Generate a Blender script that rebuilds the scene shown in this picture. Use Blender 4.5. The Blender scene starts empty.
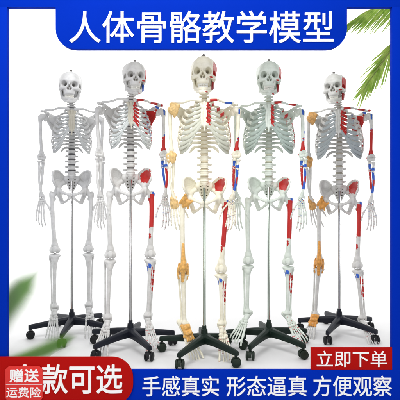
import bpy, bmesh, math, random
import numpy as np
from mathutils import Vector, Matrix, Euler

random.seed(7)
SC = bpy.context.scene
COL = SC.collection
V = np.array
F_PX = 470.0
HZ = 196.0
CAM_H = 0.925


def at(px, py, d):
    """a point of the photograph's plane at depth d, in metres"""
    return Vector(((px - 200.0) * d / F_PX, d, CAM_H + (HZ - py) * d / F_PX))


# ------------------------------------------------------------------ materials
def new_mat(name):
    m = bpy.data.materials.new(name)
    m.use_nodes = True
    nt = m.node_tree
    b = nt.nodes['Principled BSDF']
    return m, nt, b


def simple_mat(name, col, rough=0.5, metal=0.0, spec=0.5, var=0.06, scale=30.0, bump=0.0, bscale=80.0, coat=0.0):
    m, nt, b = new_mat(name)
    tc = nt.nodes.new('ShaderNodeTexCoord')
    no = nt.nodes.new('ShaderNodeTexNoise')
    no.inputs['Scale'].default_value = scale
    no.inputs['Detail'].default_value = 4
    nt.links.new(tc.outputs['Object'], no.inputs['Vector'])
    rp = nt.nodes.new('ShaderNodeValToRGB')
    c = np.array(col)
    rp.color_ramp.elements[0].position = 0.3
    rp.color_ramp.elements[1].position = 0.7
    rp.color_ramp.elements[0].color = (*np.clip(c * (1 - var), 0, 1), 1)
    rp.color_ramp.elements[1].color = (*np.clip(c * (1 + var), 0, 1), 1)
    nt.links.new(no.outputs['Fac'], rp.inputs['Fac'])
    nt.links.new(rp.outputs['Color'], b.inputs['Base Color'])
    b.inputs['Roughness'].default_value = rough
    b.inputs['Metallic'].default_value = metal
    b.inputs['Specular IOR Level'].default_value = spec
    b.inputs['Coat Weight'].default_value = coat
    if bump > 0:
        n2 = nt.nodes.new('ShaderNodeTexNoise')
        n2.inputs['Scale'].default_value = bscale
        n2.inputs['Detail'].default_value = 5
        nt.links.new(tc.outputs['Object'], n2.inputs['Vector'])
        bp = nt.nodes.new('ShaderNodeBump')
        bp.inputs['Strength'].default_value = bump
        bp.inputs['Distance'].default_value = 0.002
        nt.links.new(n2.outputs['Fac'], bp.inputs['Height'])
        nt.links.new(bp.outputs['Normal'], b.inputs['Normal'])
    return m


def bone_mat(name, col, dark, rough=0.42):
    """ivory plastic with a slightly darker mottling; the muscle paint comes from the mesh's own paint layer"""
    m, nt, b = new_mat(name)
    tc = nt.nodes.new('ShaderNodeTexCoord')
    no = nt.nodes.new('ShaderNodeTexNoise')
    no.inputs['Scale'].default_value = 28
    no.inputs['Detail'].default_value = 5
    no.inputs['Roughness'].default_value = 0.65
    nt.links.new(tc.outputs['Object'], no.inputs['Vector'])
    rp = nt.nodes.new('ShaderNodeValToRGB')
    rp.color_ramp.elements[0].position = 0.32
    rp.color_ramp.elements[1].position = 0.62
    rp.color_ramp.elements[0].color = (*dark, 1)
    rp.color_ramp.elements[1].color = (*col, 1)
    nt.links.new(no.outputs['Fac'], rp.inputs['Fac'])
    at_ = nt.nodes.new('ShaderNodeAttribute')
    at_.attribute_name = 'paint'
    mx = nt.nodes.new('ShaderNodeMix')
    mx.data_type = 'RGBA'
    nt.links.new(at_.outputs['Alpha'], mx.inputs['Factor'])
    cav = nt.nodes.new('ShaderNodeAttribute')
    cav.attribute_name = 'crevice_shade'
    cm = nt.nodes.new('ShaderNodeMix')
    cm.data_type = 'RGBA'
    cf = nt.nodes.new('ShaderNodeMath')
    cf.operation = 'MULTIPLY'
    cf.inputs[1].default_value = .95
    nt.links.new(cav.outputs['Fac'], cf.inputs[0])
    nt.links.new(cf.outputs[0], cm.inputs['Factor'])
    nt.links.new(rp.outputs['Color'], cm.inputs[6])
    cm.inputs[7].default_value = (dark[0] * .36, dark[1] * .33, dark[2] * .28, 1)  # shade in the crevices, painted into the base colour
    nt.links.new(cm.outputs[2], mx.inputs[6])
    nt.links.new(at_.outputs['Color'], mx.inputs[7])
    nt.links.new(mx.outputs[2], b.inputs['Base Color'])
    n2 = nt.nodes.new('ShaderNodeTexNoise')
    n2.inputs['Scale'].default_value = 140
    n2.inputs['Detail'].default_value = 5
    nt.links.new(tc.outputs['Object'], n2.inputs['Vector'])
    bp = nt.nodes.new('ShaderNodeBump')
    bp.inputs['Strength'].default_value = 0.14
    bp.inputs['Distance'].default_value = 0.003
    nt.links.new(n2.outputs['Fac'], bp.inputs['Height'])
    nt.links.new(bp.outputs['Normal'], b.inputs['Normal'])
    b.inputs['Roughness'].default_value = rough
    b.inputs['Specular IOR Level'].default_value = 0.45
    return m


# ------------------------------------------------------------------ implicit surfaces
class Field:
    """signed distance grid; bones are blended primitives, meshed with surface nets"""

    def __init__(s, lo, hi, h):
        s.h = h
        s.lo = np.array(lo, float)
        n = np.ceil((np.array(hi, float) - s.lo) / h).astype(int) + 1
        s.ax = [s.lo[i] + h * np.arange(n[i]) for i in range(3)]
        s.F = np.full(n, 0.05)

    def _box(s, lo, hi, m):
        sl = []
        for i in range(3):
            a = int(max(0, np.floor((lo[i] - m - s.lo[i]) / s.h)))
            b = int(min(len(s.ax[i]), np.ceil((hi[i] + m - s.lo[i]) / s.h) + 1))
            if b <= a:
                return None, None
            sl.append(slice(a, b))
        P = np.stack(np.meshgrid(s.ax[0][sl[0]], s.ax[1][sl[1]], s.ax[2][sl[2]], indexing='ij'), -1)
        return tuple(sl), P

    def _mix(s, sl, d, k, neg):
        f = s.F[sl]
        if neg:
            a, b = -f, d
        else:
            a, b = f, d
        if k > 0:
            hh = np.clip(0.5 + 0.5 * (b - a) / k, 0, 1)
            r = b * (1 - hh) + a * hh - k * hh * (1 - hh)
        else:
            r = np.minimum(a, b)
        s.F[sl] = -r if neg else r

    def cone(s, a, b, ra, rb=None, k=0.004, neg=False):
        rb = ra if rb is None else rb
        a, b = np.array(a, float), np.array(b, float)
        R = max(ra, rb)
        sl, P = s._box(np.minimum(a, b) - R, np.maximum(a, b) + R, k + 2 * s.h)
        if sl is None:
            return s
        ab = b - a
        t = np.clip(((P - a) @ ab) / max(ab @ ab, 1e-12), 0, 1)
        d = np.linalg.norm(P - a - t[..., None] * ab, axis=-1) - (ra + (rb - ra) * t)
        s._mix(sl, d, k, neg)
        return s

    def chain(s, pts, rs, k=0.004, neg=False):
        """one smooth tapering limb through the points"""
        P0, R0 = np.array(pts, float), np.array(rs, float)
        n = len(P0)
        if n > 2:
            Pe = np.vstack([2 * P0[0] - P0[1], P0, 2 * P0[-1] - P0[-2]])
            Re = np.concatenate([[R0[0]], R0, [R0[-1]]])
            pp, rr = [], []
            for i in range(n - 1):
                a, b, c, d = Pe[i:i + 4]
                ra, rb, rc, rd = Re[i:i + 4]
                for j in range(4):
                    u = j / 4
                    pp.append(0.5 * ((2 * b) + (c - a) * u + (2 * a - 5 * b + 4 * c - d) * u * u + (3 * b - a - 3 * c + d) * u ** 3))
                    e = u * u * (3 - 2 * u)
                    rr.append(rb * (1 - e) + rc * e)
            pp.append(P0[-1])
            rr.append(R0[-1])
            P0, R0 = np.array(pp), np.array(rr)
        R = R0.max()
        sl, G = s._box(P0.min(0) - R, P0.max(0) + R, k + 2 * s.h)
        if sl is None:
            return s
        D = None
        for i in range(len(P0) - 1):
            a, ab = P0[i], P0[i + 1] - P0[i]
            q = G - a
            t = np.clip((q @ ab) / max(ab @ ab, 1e-12), 0, 1)
            d = np.linalg.norm(q - t[..., None] * ab, axis=-1) - (R0[i] + (R0[i + 1] - R0[i]) * t)
            D = d if D is None else np.minimum(D, d)
        s._mix(sl, D, k, neg)
        return s

    def ell(s, c, r, k=0.004, neg=False, rot=None):
        c, r = np.array(c, float), np.array(r, float) * np.ones(3)
        R = r.max() if rot is not None else r
        sl, P = s._box(c - R, c + R, k + 2 * s.h)
        if sl is None:
            return s
        q = P - c
        if rot is not None:
            q = q @ np.array(Euler(rot).to_matrix())
        k0 = np.linalg.norm(q / r, axis=-1)
        k1 = np.linalg.norm(q / (r * r), axis=-1)
        d = k0 * (k0 - 1) / np.maximum(k1, 1e-9)
        s._mix(sl, d, k, neg)
        return s

    def tri(s, a, b, c, th, k=0.004):
        """thin plate"""
        for i in range(26):
            t = i / 25
            p = np.array(a) * (1 - t) + np.array(b) * t
            s.cone(c, p, th, th, k)
        return s

    def mesh(s):
        F, h = s.F, s.h
        F = np.pad(F, 1, constant_values=0.05)
        lo = s.lo - h
        sg = F < 0
        nx, ny, nz = F.shape
        acc = np.zeros((nx - 1, ny - 1, nz - 1, 3))
        cnt = np.zeros((nx - 1, ny - 1, nz - 1))
        N = (nx - 1, ny - 1, nz - 1)
        for ax in range(3):
            oth = [i for i in range(3) if i != ax]
            for u in (0, 1):
                for w in (0, 1):
                    off = [0, 0, 0]
                    off[oth[0]] = u
                    off[oth[1]] = w
                    o2 = list(off)
                    o2[ax] = 1
                    A = F[off[0]:off[0] + N[0], off[1]:off[1] + N[1], off[2]:off[2] + N[2]]
                    B = F[o2[0]:o2[0] + N[0], o2[1]:o2[1] + N[1], o2[2]:o2[2] + N[2]]
                    cr = (A < 0) != (B < 0)
                    t = np.where(cr, A / np.where(cr, A - B, 1), 0)
                    cnt += cr
                    for i in range(3):
                        if i == ax:
                            acc[..., i] += t
                        else:
                            acc[..., i] += off[i] * cr
        act = cnt > 0
        idx = np.full(N, -1)
        ii = np.argwhere(act)
        idx[act] = np.arange(len(ii))
        vs = lo + h * (ii + acc[act] / cnt[act][:, None])
        quads = []
        for ax in range(3):
            sl0 = [slice(1, n) for n in N]
            sl0[ax] = slice(0, N[ax])
            A = sg[sl0[0], sl0[1], sl0[2]]
            s1 = list(sl0)
            s1[ax] = slice(1, N[ax] + 1)
            B = sg[s1[0], s1[1], s1[2]]
            e = np.argwhere(A != B)
            if not len(e):
                continue
            inside = A[tuple(e.T)]
            base = e.copy()
            for i in range(3):
                if i != ax:
                    base[:, i] += 1
            o = [(ax + 1) % 3, (ax + 2) % 3]
            q = []
            for du, dw in ((-1, -1), (0, -1), (0, 0), (-1, 0)):
                b2 = base.copy()
                b2[:, o[0]] += du
                b2[:, o[1]] += dw
                q.append(idx[tuple(b2.T)])
            q = np.stack(q, 1)
            q[~inside] = q[~inside][:, ::-1]
            quads.append(q)
        return vs, np.concatenate(quads)


def sweep(pts, w, t, out=None, seg=10, sub=5):
    """tube with an elliptical section: half height w, half thickness t along the direction 'out'"""
    P = np.array(pts, float)
    n = len(P)
    W = np.ones(n) * w if np.isscalar(w) else np.array(w, float)
    T = np.ones(n) * t if np.isscalar(t) else np.array(t, float)
    O = None if out is None else np.array(out, float)
    Pe = np.vstack([2 * P[0] - P[1], P, 2 * P[-1] - P[-2]])
    pp, ww, tt, oo = [], [], [], []
    for i in range(n - 1):
        a, b, c, d = Pe[i:i + 4]
        for j in range(sub):
            u = j / sub
            pp.append(0.5 * ((2 * b) + (-a + c) * u + (2 * a - 5 * b + 4 * c - d) * u * u + (-a + 3 * b - 3 * c + d) * u ** 3))
            ww.append(W[i] * (1 - u) + W[i + 1] * u)
            tt.append(T[i] * (1 - u) + T[i + 1] * u)
            if O is not None:
                oo.append(O[i] * (1 - u) + O[i + 1] * u)
    pp.append(P[-1]); ww.append(W[-1]); tt.append(T[-1])
    if O is not None:
        oo.append(O[-1])
    pp = np.array(pp)
    tan = np.gradient(pp, axis=0)
    tan /= np.linalg.norm(tan, axis=1)[:, None]
    vs, fs = [], []
    m = len(pp)
    prev = V([0., -1., 0.01])
    ang = np.linspace(0, 2 * math.pi, seg, endpoint=False)
    for i in range(m):
        o = oo[i] if O is not None else prev
        o = o - tan[i] * (o @ tan[i])
        o = o / np.linalg.norm(o)
        prev = o
        s_ = np.cross(tan[i], o)
        for a in ang:
            vs.append(pp[i] + o * math.cos(a) * tt[i] + s_ * math.sin(a) * ww[i])
    for i in range(m - 1):
        for j in range(seg):
            k = (j + 1) % seg
            fs.append((i * seg + j, i * seg + k, (i + 1) * seg + k, (i + 1) * seg + j))
    vs.append(pp[0] - tan[0] * tt[0] * 0.6)
    vs.append(pp[-1] + tan[-1] * tt[-1] * 0.6)
    c0, c1 = len(vs) - 2, len(vs) - 1
    for j in range(seg):
        k = (j + 1) % seg
        fs.append((c0, k, j, j))
        fs.append((c1, (m - 1) * seg + j, (m - 1) * seg + k, (m - 1) * seg + k))
    return np.array(vs), np.array(fs)


def make_mesh(name, vs, fs, paint=None, smooth=True):
    """mesh around its own centre; returns (mesh, centre)"""
    vs = np.array(vs, float)
    c = (vs.min(0) + vs.max(0)) / 2
    faces = [tuple(dict.fromkeys(int(i) for i in f)) for f in fs]
    me = bpy.data.meshes.new(name)
    me.from_pydata((vs - c).tolist(), [], faces)
    me.update()
    if smooth:
        me.polygons.foreach_set('use_smooth', [True] * len(me.polygons))
    if paint is None:
        paint = np.zeros((len(vs), 4))
    if True:
        a = me.color_attributes.new('paint', 'FLOAT_COLOR', 'POINT')
        a.data.foreach_set('color', np.array(paint, dtype=np.float32).ravel())
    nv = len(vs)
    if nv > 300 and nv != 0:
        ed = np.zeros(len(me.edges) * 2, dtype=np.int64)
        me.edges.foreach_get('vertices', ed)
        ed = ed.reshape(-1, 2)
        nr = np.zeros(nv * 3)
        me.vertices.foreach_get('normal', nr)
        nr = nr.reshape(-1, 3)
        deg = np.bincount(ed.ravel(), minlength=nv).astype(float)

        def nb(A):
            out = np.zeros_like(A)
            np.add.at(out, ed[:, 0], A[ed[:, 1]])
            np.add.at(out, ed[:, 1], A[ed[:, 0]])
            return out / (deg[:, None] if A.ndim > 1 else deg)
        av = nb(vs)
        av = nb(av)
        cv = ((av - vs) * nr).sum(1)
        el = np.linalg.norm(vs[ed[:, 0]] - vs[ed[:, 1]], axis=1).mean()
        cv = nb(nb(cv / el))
        ca = me.attributes.new('crevice_shade', 'FLOAT', 'POINT')  # concave spots, where bone_mat paints in shade
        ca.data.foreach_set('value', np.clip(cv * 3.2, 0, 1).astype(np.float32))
    me.materials.append(None)
    return me, Vector(c)


# ------------------------------------------------------------------ skeleton geometry (metres, face towards -Y, painted side +X)
GEO = {}          # key -> (verts, faces)


def mirror(g):
    v, f = g
    v = v.copy()
    v[:, 0] *= -1
    return v, f[:, ::-1]


SK = V([0, -0.022, 1.657])


def build_skull():
    f = Field(SK + V([-.085, -.11, -.075]), SK + V([.085, .125, .11]), .0021)
    S = lambda p: SK + V(p)
    f.ell(S([0, .022, .028]), [.070, .088, .067], .02)
    f.ell(S([0, -.028, .034]), [.056, .054, .054], .02)
    f.ell(S([0, .075, .005]), [.052, .036, .045], .02)
    for x in (-1, 1):
        f.ell(S([x * .03, .045, .042]), [.042, .055, .048], .02)
        f.ell(S([x * .052, .015, -.006]), [.018, .032, .026], .012)
    f.ell(S([0, .01, -.03]), [.034, .045, .022], .015)
    for x in (-1, 1):
        f.ell(S([x * .030, .0, -.048]), [.013, .014, .026], .008)
    f.ell(S([0, -.053, -.03]), [.036, .032, .032], .012)
    f.ell(S([0, -.060, -.048]), [.031, .027, .014], .008)
    f.ell(S([0, -.05, .0]), [.045, .028, .03], .01)
    for x in (-1, 1):
        f.chain([S([x * .006, -.077, .025]), S([x * .026, -.075, .029]), S([x * .046, -.061, .026])], [.0068, .0068, .0065], .018)
        f.chain([S([x * .050, -.060, .026]), S([x * .051, -.058, .004]), S([x * .047, -.062, -.016])], [.007, .0055, .008], .005)
        f.chain([S([x * .022, -.073, -.019]), S([x * .042, -.066, -.020]), S([x * .057, -.050, -.023])], [.008, .010, .010], .006)
        f.chain([S([x * .057, -.050, -.023]), S([x * .0655, -.026, -.022]), S([x * .0665, .004, -.018])], [.009, .0055, .006], .004)
        f.cone(S([x * .054, .022, -.022]), S([x * .05, .016, -.052]), .014, .007, .008)
        f.chain([S([x * .018, -.075, .018]), S([x * .017, -.076, -.004]), S([x * .02, -.072, -.02])], [.006, .005, .006], .004)
    f.chain([S([0, -.078, .022]), S([0, -.087, .004])], [.007, .0055], .005)
    for x in (-1, 1):
        f.ell(S([x * .033, -.078, .006]), [.0185, .028, .0172], .004, True)
        f.cone(S([x * .032, -.075, .006]), S([x * .02, -.035, .004]), .016, .006, .004, True)
        f.ell(S([x * .0068, -.088, -.022]), [.0085, .024, .011], .003, True)
        f.ell(S([x * .059, -.022, -.004]), [.009, .026, .020], .006, True)
        f.ell(S([x * .045, -.036, -.052]), [.016, .024, .02], .006, True)
    f.ell(S([0, -.09, -.011]), [.0075, .024, .012], .003, True)
    f.cone(S([0, -.07, -.022]), S([0, -.086, -.03]), .0018, .0018, .002)
    return f.mesh()


def build_mandible():
    f = Field(SK + V([-.075, -.095, -.125]), SK + V([.075, .035, .0]), .002)
    S = lambda p: SK + V(p)
    for x in (-1, 1):
        f.chain([S([0, -.072, -.100]), S([x * .015, -.069, -.099]), S([x * .031, -.042, -.093]), S([x * .047, -.006, -.074])], [.0095, .0085, .008, .0078], .006)
        f.chain([S([0, -.072, -.086]), S([x * .015, -.067, -.085]), S([x * .029, -.043, -.079]), S([x * .044, -.012, -.064])], [.0085, .008, .0075, .007], .006)
        f.chain([S([x * .048, -.002, -.072]), S([x * .054, .006, -.045]), S([x * .057, .010, -.022])], [.009, .007, .006], .006)
        f.chain([S([x * .047, -.014, -.068]), S([x * .052, -.012, -.045]), S([x * .054, -.014, -.026])], [.007, .006, .004], .006)
        f.ell(S([x * .012, -.078, -.103]), [.008, .007, .007], .006)
        f.cone(S([x * .050, -.004, -.066]), S([x * .055, -.003, -.045]), .007, .006, .006)
    return f.mesh()


def build_teeth(zc, up):
    f = Field(SK + V([-.045, -.098, -.09]), SK + V([.045, -.01, -.04]), .0014)
    for i in range(14):
        a = (i - 6.5) / 6.5
        th = a * 1.25
        x = .0255 * math.sin(th) * (1 if abs(a) < .75 else 1.03)
        y = -.055 - .026 * math.cos(th) + .002 + (0 if up else .002)
        r = .0038 if abs(a) < .55 else .0046
        f.ell(SK + V([x, y + .004, zc]), [r * .62, r * 1.0, .0085], .0003)
    return f.mesh()


def vert_body(f, c, rx, ry, hz):
    c = V(c)
    for dz in (-hz * .75, hz * .75):
        f.ell(c + V([0, 0, dz]), [rx, ry, hz * .45], .004)
    f.ell(c, [rx * .9, ry * .9, hz], .005)


def build_vertebra(kind):
    f = Field([-.055, -.03, -.04], [.055, .075, .035], .0016)
    if kind == 'cervical':
        vert_body(f, [0, 0, 0], .012, .0095, .0055)
        for x in (-1, 1):
            f.chain([V([x * .009, .002, 0]), V([x * .022, .008, -.001])], [.005, .0045], .004)
            f.chain([V([x * .014, .010, 0]), V([x * .012, .022, 0]), V([0, .03, -.002])], [.0065, .004, .004], .004)
        f.cone([0, .03, -.003], [0, .047, -.010], .004, .004, .003)
    elif kind == 'thoracic':
        vert_body(f, [0, 0, 0], .0185, .0150, .0095)
        for x in (-1, 1):
            f.chain([V([x * .011, .010, .003]), V([x * .013, .022, .003]), V([x * .033, .030, .004])], [.006, .0075, .0075], .004)
            f.cone([x * .012, .024, .002], [0, .034, -.003], .005, .005, .004)
            f.cone([x * .012, .024, .010], [x * .012, .026, -.012], .0045, .0045, .004)
        f.cone([0, .032, -.004], [0, .055, -.028], .0045, .0035, .004)
    else:
        vert_body(f, [0, 0, 0], .0262, .0185, .0130)
        for x in (-1, 1):
            f.chain([V([x * .015, .012, .004]), V([x * .017, .024, .004]), V([x * .038, .026, .006])], [.007, .0075, .0058], .004)
            f.cone([x * .015, .028, .014], [x * .014, .030, -.016], .006, .006, .004)
            f.cone([x * .014, .028, .0], [0, .038, -.002], .006, .006, .004)
        f.cone([0, .036, .002], [0, .062, -.004], .0055, .006, .004)
        f.cone([0, .036, -.008], [0, .062, -.012], .005, .005, .004)
    return f.mesh()


def build_disc(rx, ry, hz):
    f = Field([-.03, -.025, -.012], [.03, .025, .012], .0016)
    f.ell([0, 0, 0], [rx, ry, hz], 0)
    f.ell([0, 0, 0], [rx * 1.03, ry * 1.03, hz * .6], .002)
    return f.mesh()


# spine: (kind, y, z)
SPINE = []
for i in range(7):
    z = 1.603 - i * .0138
    SPINE.append(('cervical', .002 - .010 * math.sin(i / 6 * math.pi) + .02 * (i / 6) ** 2, z, 1.25 if i == 0 else .95 + .03 * i, .0138))
TZ, TY = [], []
for i in range(12):
    z = 1.501 - i * .0232
    y = .026 + .030 * math.sin((i + .5) / 12 * math.pi)
    TZ.append(z)
    TY.append(y)
    SPINE.append(('thoracic', y, z, .92 + .02 * i, .0232))
for i in range(5):
    SPINE.append(('lumbar', .024 - .022 * math.sin((i + .6) / 5 * math.pi), 1.219 - i * .0352, .95 + .025 * i, .0352))

STZ = [1.468, 1.446, 1.425, 1.404, 1.384, 1.366, 1.352]
RIB_A = [.052, .083, .104, .118, .128, .135, .140, .142, .140, .131, .113, .082]
RIB_END = [1.462, 1.428, 1.397, 1.366, 1.335, 1.305, 1.276, 1.250, 1.227, 1.209, 1.208, 1.212]
RIB_PHI = [46, 48, 50, 51, 52, 54, 57, 61, 66, 73, 88, 108]
RIB_YF = [-.060, -.082, -.094, -.102, -.108, -.112, -.112, -.106, -.096, -.082, -.055, -.02]


def stern_y(z):
    return -.074 - (1.488 - z) * .21


def rib_points(i, ws):
    a = RIB_A[i] * ws
    zv, yv = TZ[i], TY[i]
    yb = yv + .034
    yf = RIB_YF[i]
    yc, b = (yb + yf) / 2, (yb - yf) / 2
    ph1 = math.radians(RIB_PHI[i])
    pts = [V([.014, yv + .008, zv + .006]), V([.03, yv + .027, zv + .004])]
    outs = [V([0, 1, .2]), V([.2, 1, .2])]
    ph0 = math.radians(152)
    n = 14
    for j in range(n + 1):
        t = j / n
        ph = ph0 + (ph1 - ph0) * t
        x = a * math.sin(ph)
        if ph > math.pi / 2:
            x = a * (math.sin(ph)) ** .8
        y = yc - b * math.cos(ph)
        z = zv + .003 - (zv - RIB_END[i]) * (t ** 1.15)
        pts.append(V([x, y, z]))
        outs.append(V([math.sin(ph) / a, -math.cos(ph) / b, .25 / a * .3]))
    outs = [o / np.linalg.norm(o) for o in outs]
    return pts, outs


def build_rib(i, ws):
    pts, outs = rib_points(i, ws)
    n = len(pts)
    w = np.interp(np.arange(n), [0, 3, n * .6, n - 1], [.0048, .0062, .0072, .0074 if i < 10 else .003])
    w = w * (1.28 if ws > 1 else 1.10)
    return sweep(pts, w, np.where(np.arange(n) < 3, .004, .0034), outs, 10, 3)


def cart_path(i, ws):
    """from the rib end along the chest wall up to the sternum (1-7) or to the cartilage above (8-10)"""
    pts, outs = rib_points(i, ws)
    e, eo = pts[-1], outs[-1]
    if i < 7:
        s_ = V([.016, stern_y(STZ[i]) - .001, STZ[i]])
        p = 1.0 if i < 3 else [1.15, 1.35, 1.6, 1.8][i - 3]
    else:
        q, _ = cart_path(i - 1, ws)
        s_ = q[-3] + V([0, 0, -.013]) if i == 7 else q[-2] + V([0, 0, -.012])
        p = 1.2
    a, yv = RIB_A[i] * ws, TY[i]
    yb, yf = yv + .034, RIB_YF[i]
    yc, b = (yb + yf) / 2, (yb - yf) / 2
    n = 7
    P = []
    for j in range(n):
        t = j / (n - 1)
        x = e[0] * (1 - t) + s_[0] * t
        ye = yc - b * math.sqrt(max(0, 1 - (x / a) ** 2))
        off = (e[1] - (yc - b * math.sqrt(max(0, 1 - (e[0] / a) ** 2)))) * (1 - t)
        y = ye + off
        ys = yc - b * math.sqrt(max(0, 1 - (s_[0] / a) ** 2))
        y += (s_[1] - ys) * t ** 1.5
        z = e[2] + (s_[2] - e[2]) * t ** p - (.006 if i >= 4 else .002) * math.sin(t * math.pi)
        P.append(V([x, y, z]))
    return P, eo


def build_cart(i, ws):
    P, eo = cart_path(i, ws)
    d = (P[0] - P[1]) / np.linalg.norm(P[0] - P[1])
    P[0] = P[0] + d * .003
    n = len(P)
    w = np.linspace(.0076, .0062, n) * (1.25 if ws > 1 else 1.0) * (1.2 if i >= 5 else 1.0)
    return sweep(P, w, [.0042] * n, [eo * (1 - k / (n - 1)) + V([0.1, -1, .1]) * (k / (n - 1)) for k in range(n)], 10, 4)


def build_sternum():
    f = Field([-.04, -.13, 1.29], [.04, -.05, 1.51], .0018)
    P = lambda x, z: V([x, stern_y(z), z])
    for x in (-1, 1):
        f.chain([P(x * .022, 1.480), P(x * .015, 1.452), P(x * .010, 1.444)], [.0095, .008, .007], .008)
        f.chain([P(x * .010, 1.440), P(x * .014, 1.39), P(x * .010, 1.348)], [.007, .008, .007], .007)
    f.cone(P(0, 1.476), P(0, 1.446), .008, .007, .008)
    f.chain([P(0, 1.44), P(0, 1.39), P(0, 1.345), P(0, 1.316)], [.006, .006, .0055, .003], .006)
    f.ell(P(0, 1.496), [.012, .02, .007], .005, True)
    return f.mesh()


def build_clavicle(ws):
    x1 = .17
    P = [[.019, -.083, 1.483], [.045, -.090, 1.487], [.080, -.080, 1.488], [.115, -.048, 1.482], [.145, -.016, 1.484], [x1, -.004, 1.484]]
    v, fc = sweep(P, [.0105, .0080, .0066, .0062, .0074, .0090], [.0100, .0078, .0066, .006, .0055, .005], None, 12, 6)
    return v, fc


def build_scapula():
    f = Field([.04, -.05, 1.28], [.225, .14, 1.51], .002)
    sup, inf, gl = V([.082, .082, 1.468]), V([.102, .108, 1.318]), V([.162, .026, 1.436])
    med = V([.072, .105, 1.42])
    for a, b in ((sup, med), (med, inf), (inf, gl)):
        f.tri(a, b, (sup + inf + gl) / 3 + V([-.004, .012, 0]), .0024, .006)
    f.tri(gl, sup, (sup + inf + gl) / 3, .0024, .006)
    f.chain([inf, V([.135, .066, 1.385]), gl], [.006, .0065, .008], .006)
    f.chain([sup, med, inf], [.004, .004, .005], .005)
    f.ell(gl + V([.006, -.006, 0]), [.015, .016, .024], .008)
    f.chain([V([.085, .104, 1.44]), V([.13, .078, 1.466]), V([.172, .045, 1.482]), V([.190, .018, 1.480]), V([.186, .0, 1.478])], [.005, .007, .009, .009, .007], .006)
    f.tri(V([.085, .100, 1.44]), V([.165, .045, 1.478]), V([.125, .07, 1.43]), .003, .004)
    f.chain([V([.152, .022, 1.455]), V([.15, -.005, 1.466]), V([.163, -.026, 1.456])], [.009, .0075, .006], .006)
    return f.mesh()


def build_humerus():
    f = Field([.145, -.035, 1.14], [.235, .045, 1.475], .002)
    f.ell([.184, .010, 1.441], [.0215, .0215, .0215], .008)
    f.ell([.202, .002, 1.438], [.011, .014, .014], .010)
    f.ell([.190, -.012, 1.432], [.008, .008, .012], .008)
    f.chain([[.197, .004, 1.425], [.198, .003, 1.395], [.196, .001, 1.32], [.192, -.002, 1.25], [.190, -.001, 1.205]], [.0155, .0115, .0104, .0100, .0112], .008)
    f.chain([[.190, 0, 1.21], [.170, .002, 1.178]], [.010, .009], .010)
    f.chain([[.190, 0, 1.21], [.211, .002, 1.180]], [.010, .008], .010)
    f.cone([.176, -.003, 1.166], [.190, -.004, 1.168], .0115, .009, .005)
    f.ell([.204, -.008, 1.168], [.0105, .012, .011], .005)
    f.ell([.190, .016, 1.190], [.011, .007, .012], .006, True)
    f.ell([.190, -.017, 1.188], [.009, .006, .009], .006, True)
    f.ell([.190, 0, 1.186], [.016, .006, .014], .006)
    return f.mesh()


def build_ulna():
    f = Field([.155, -.03, .89], [.23, .045, 1.205], .0018)
    f.ell([.182, .018, 1.176], [.011, .011, .018], .008)
    f.ell([.181, -.006, 1.148], [.0095, .010, .009], .008)
    f.chain([[.182, .010, 1.150], [.182, .008, 1.11], [.189, .007, 1.02], [.198, .007, .945], [.201, .007, .925]], [.0125, .0092, .0072, .0058, .0072], .006)
    f.cone([.203, .010, .925], [.205, .013, .914], .004, .003, .004)
    f.ell([.181, -.004, 1.168], [.02, .0115, .010], .003, True)
    return f.mesh()


def build_radius():
    f = Field([.155, -.04, .89], [.235, .03, 1.165], .0018)
    f.ell([.205, -.006, 1.148], [.0115, .0115, .007], .004)
    f.chain([[.205, -.006, 1.146], [.204, -.004, 1.125], [.201, -.004, 1.108]], [.008, .0068, .010], .006)
    f.chain([[.201, -.004, 1.108], [.204, -.010, 1.03], [.194, -.013, .96], [.186, -.010, .930]], [.009, .0074, .0080, .012], .007)
    f.ell([.184, -.009, .924], [.015, .0115, .008], .005)
    f.cone([.174, -.012, .922], [.171, -.013, .914], .005, .004, .004)
    return f.mesh()


WR = V([.190, -.003, .913])
_t = math.radians(28)
HL = V([-math.cos(_t), -math.sin(_t), 0])      # towards the thumb
HU = V([.03, -.06, -1.0]); HU /= np.linalg.norm(HU)
HN = np.cross(HL, HU); HN /= np.linalg.norm(HN)
if HN[1] > 0:
    HN = -HN                                    # back of the hand faces front


def hp(l, u, n):
    return WR + HL * l + HU * u + HN * n


def phal(f, a, b, r0, rm, r1):
    a, b = V(a), V(b)
    m = (a + b) / 2
    f.cone(a, m, r0, rm, .002)
    f.cone(m, b, rm, r1, .002)
    f.ell(a, [r0 * 1.12] * 3, .002)
    f.ell(b, [r1 * 1.12] * 3, .002)


def build_carpals():
    f = Field(WR - .06, WR + .06, .0015)
    for l, u, n, r in ((.014, .006, 0, .0085), (.001, .005, .001, .0085), (-.011, .009, 0, .0075), (-.013, .009, -.008, .005),
                       (.021, .018, -.002, .0075), (.011, .019, .002, .0075), (.001, .020, .001, .0095), (-.013, .022, 0, .0082)):
        f.ell(hp(l, u, n), [r, r * .85, r], .0012)
    return f.mesh()


FING = [(.024, .024, .046, .064, .98, .62), (.017, .031, .021, .091, .0, 1.0), (.004, .033, .004, .092, 0, 1.12),
        (-.008, .032, -.012, .086, 0, 1.03), (-.018, .030, -.027, .079, 0, .80)]


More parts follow.
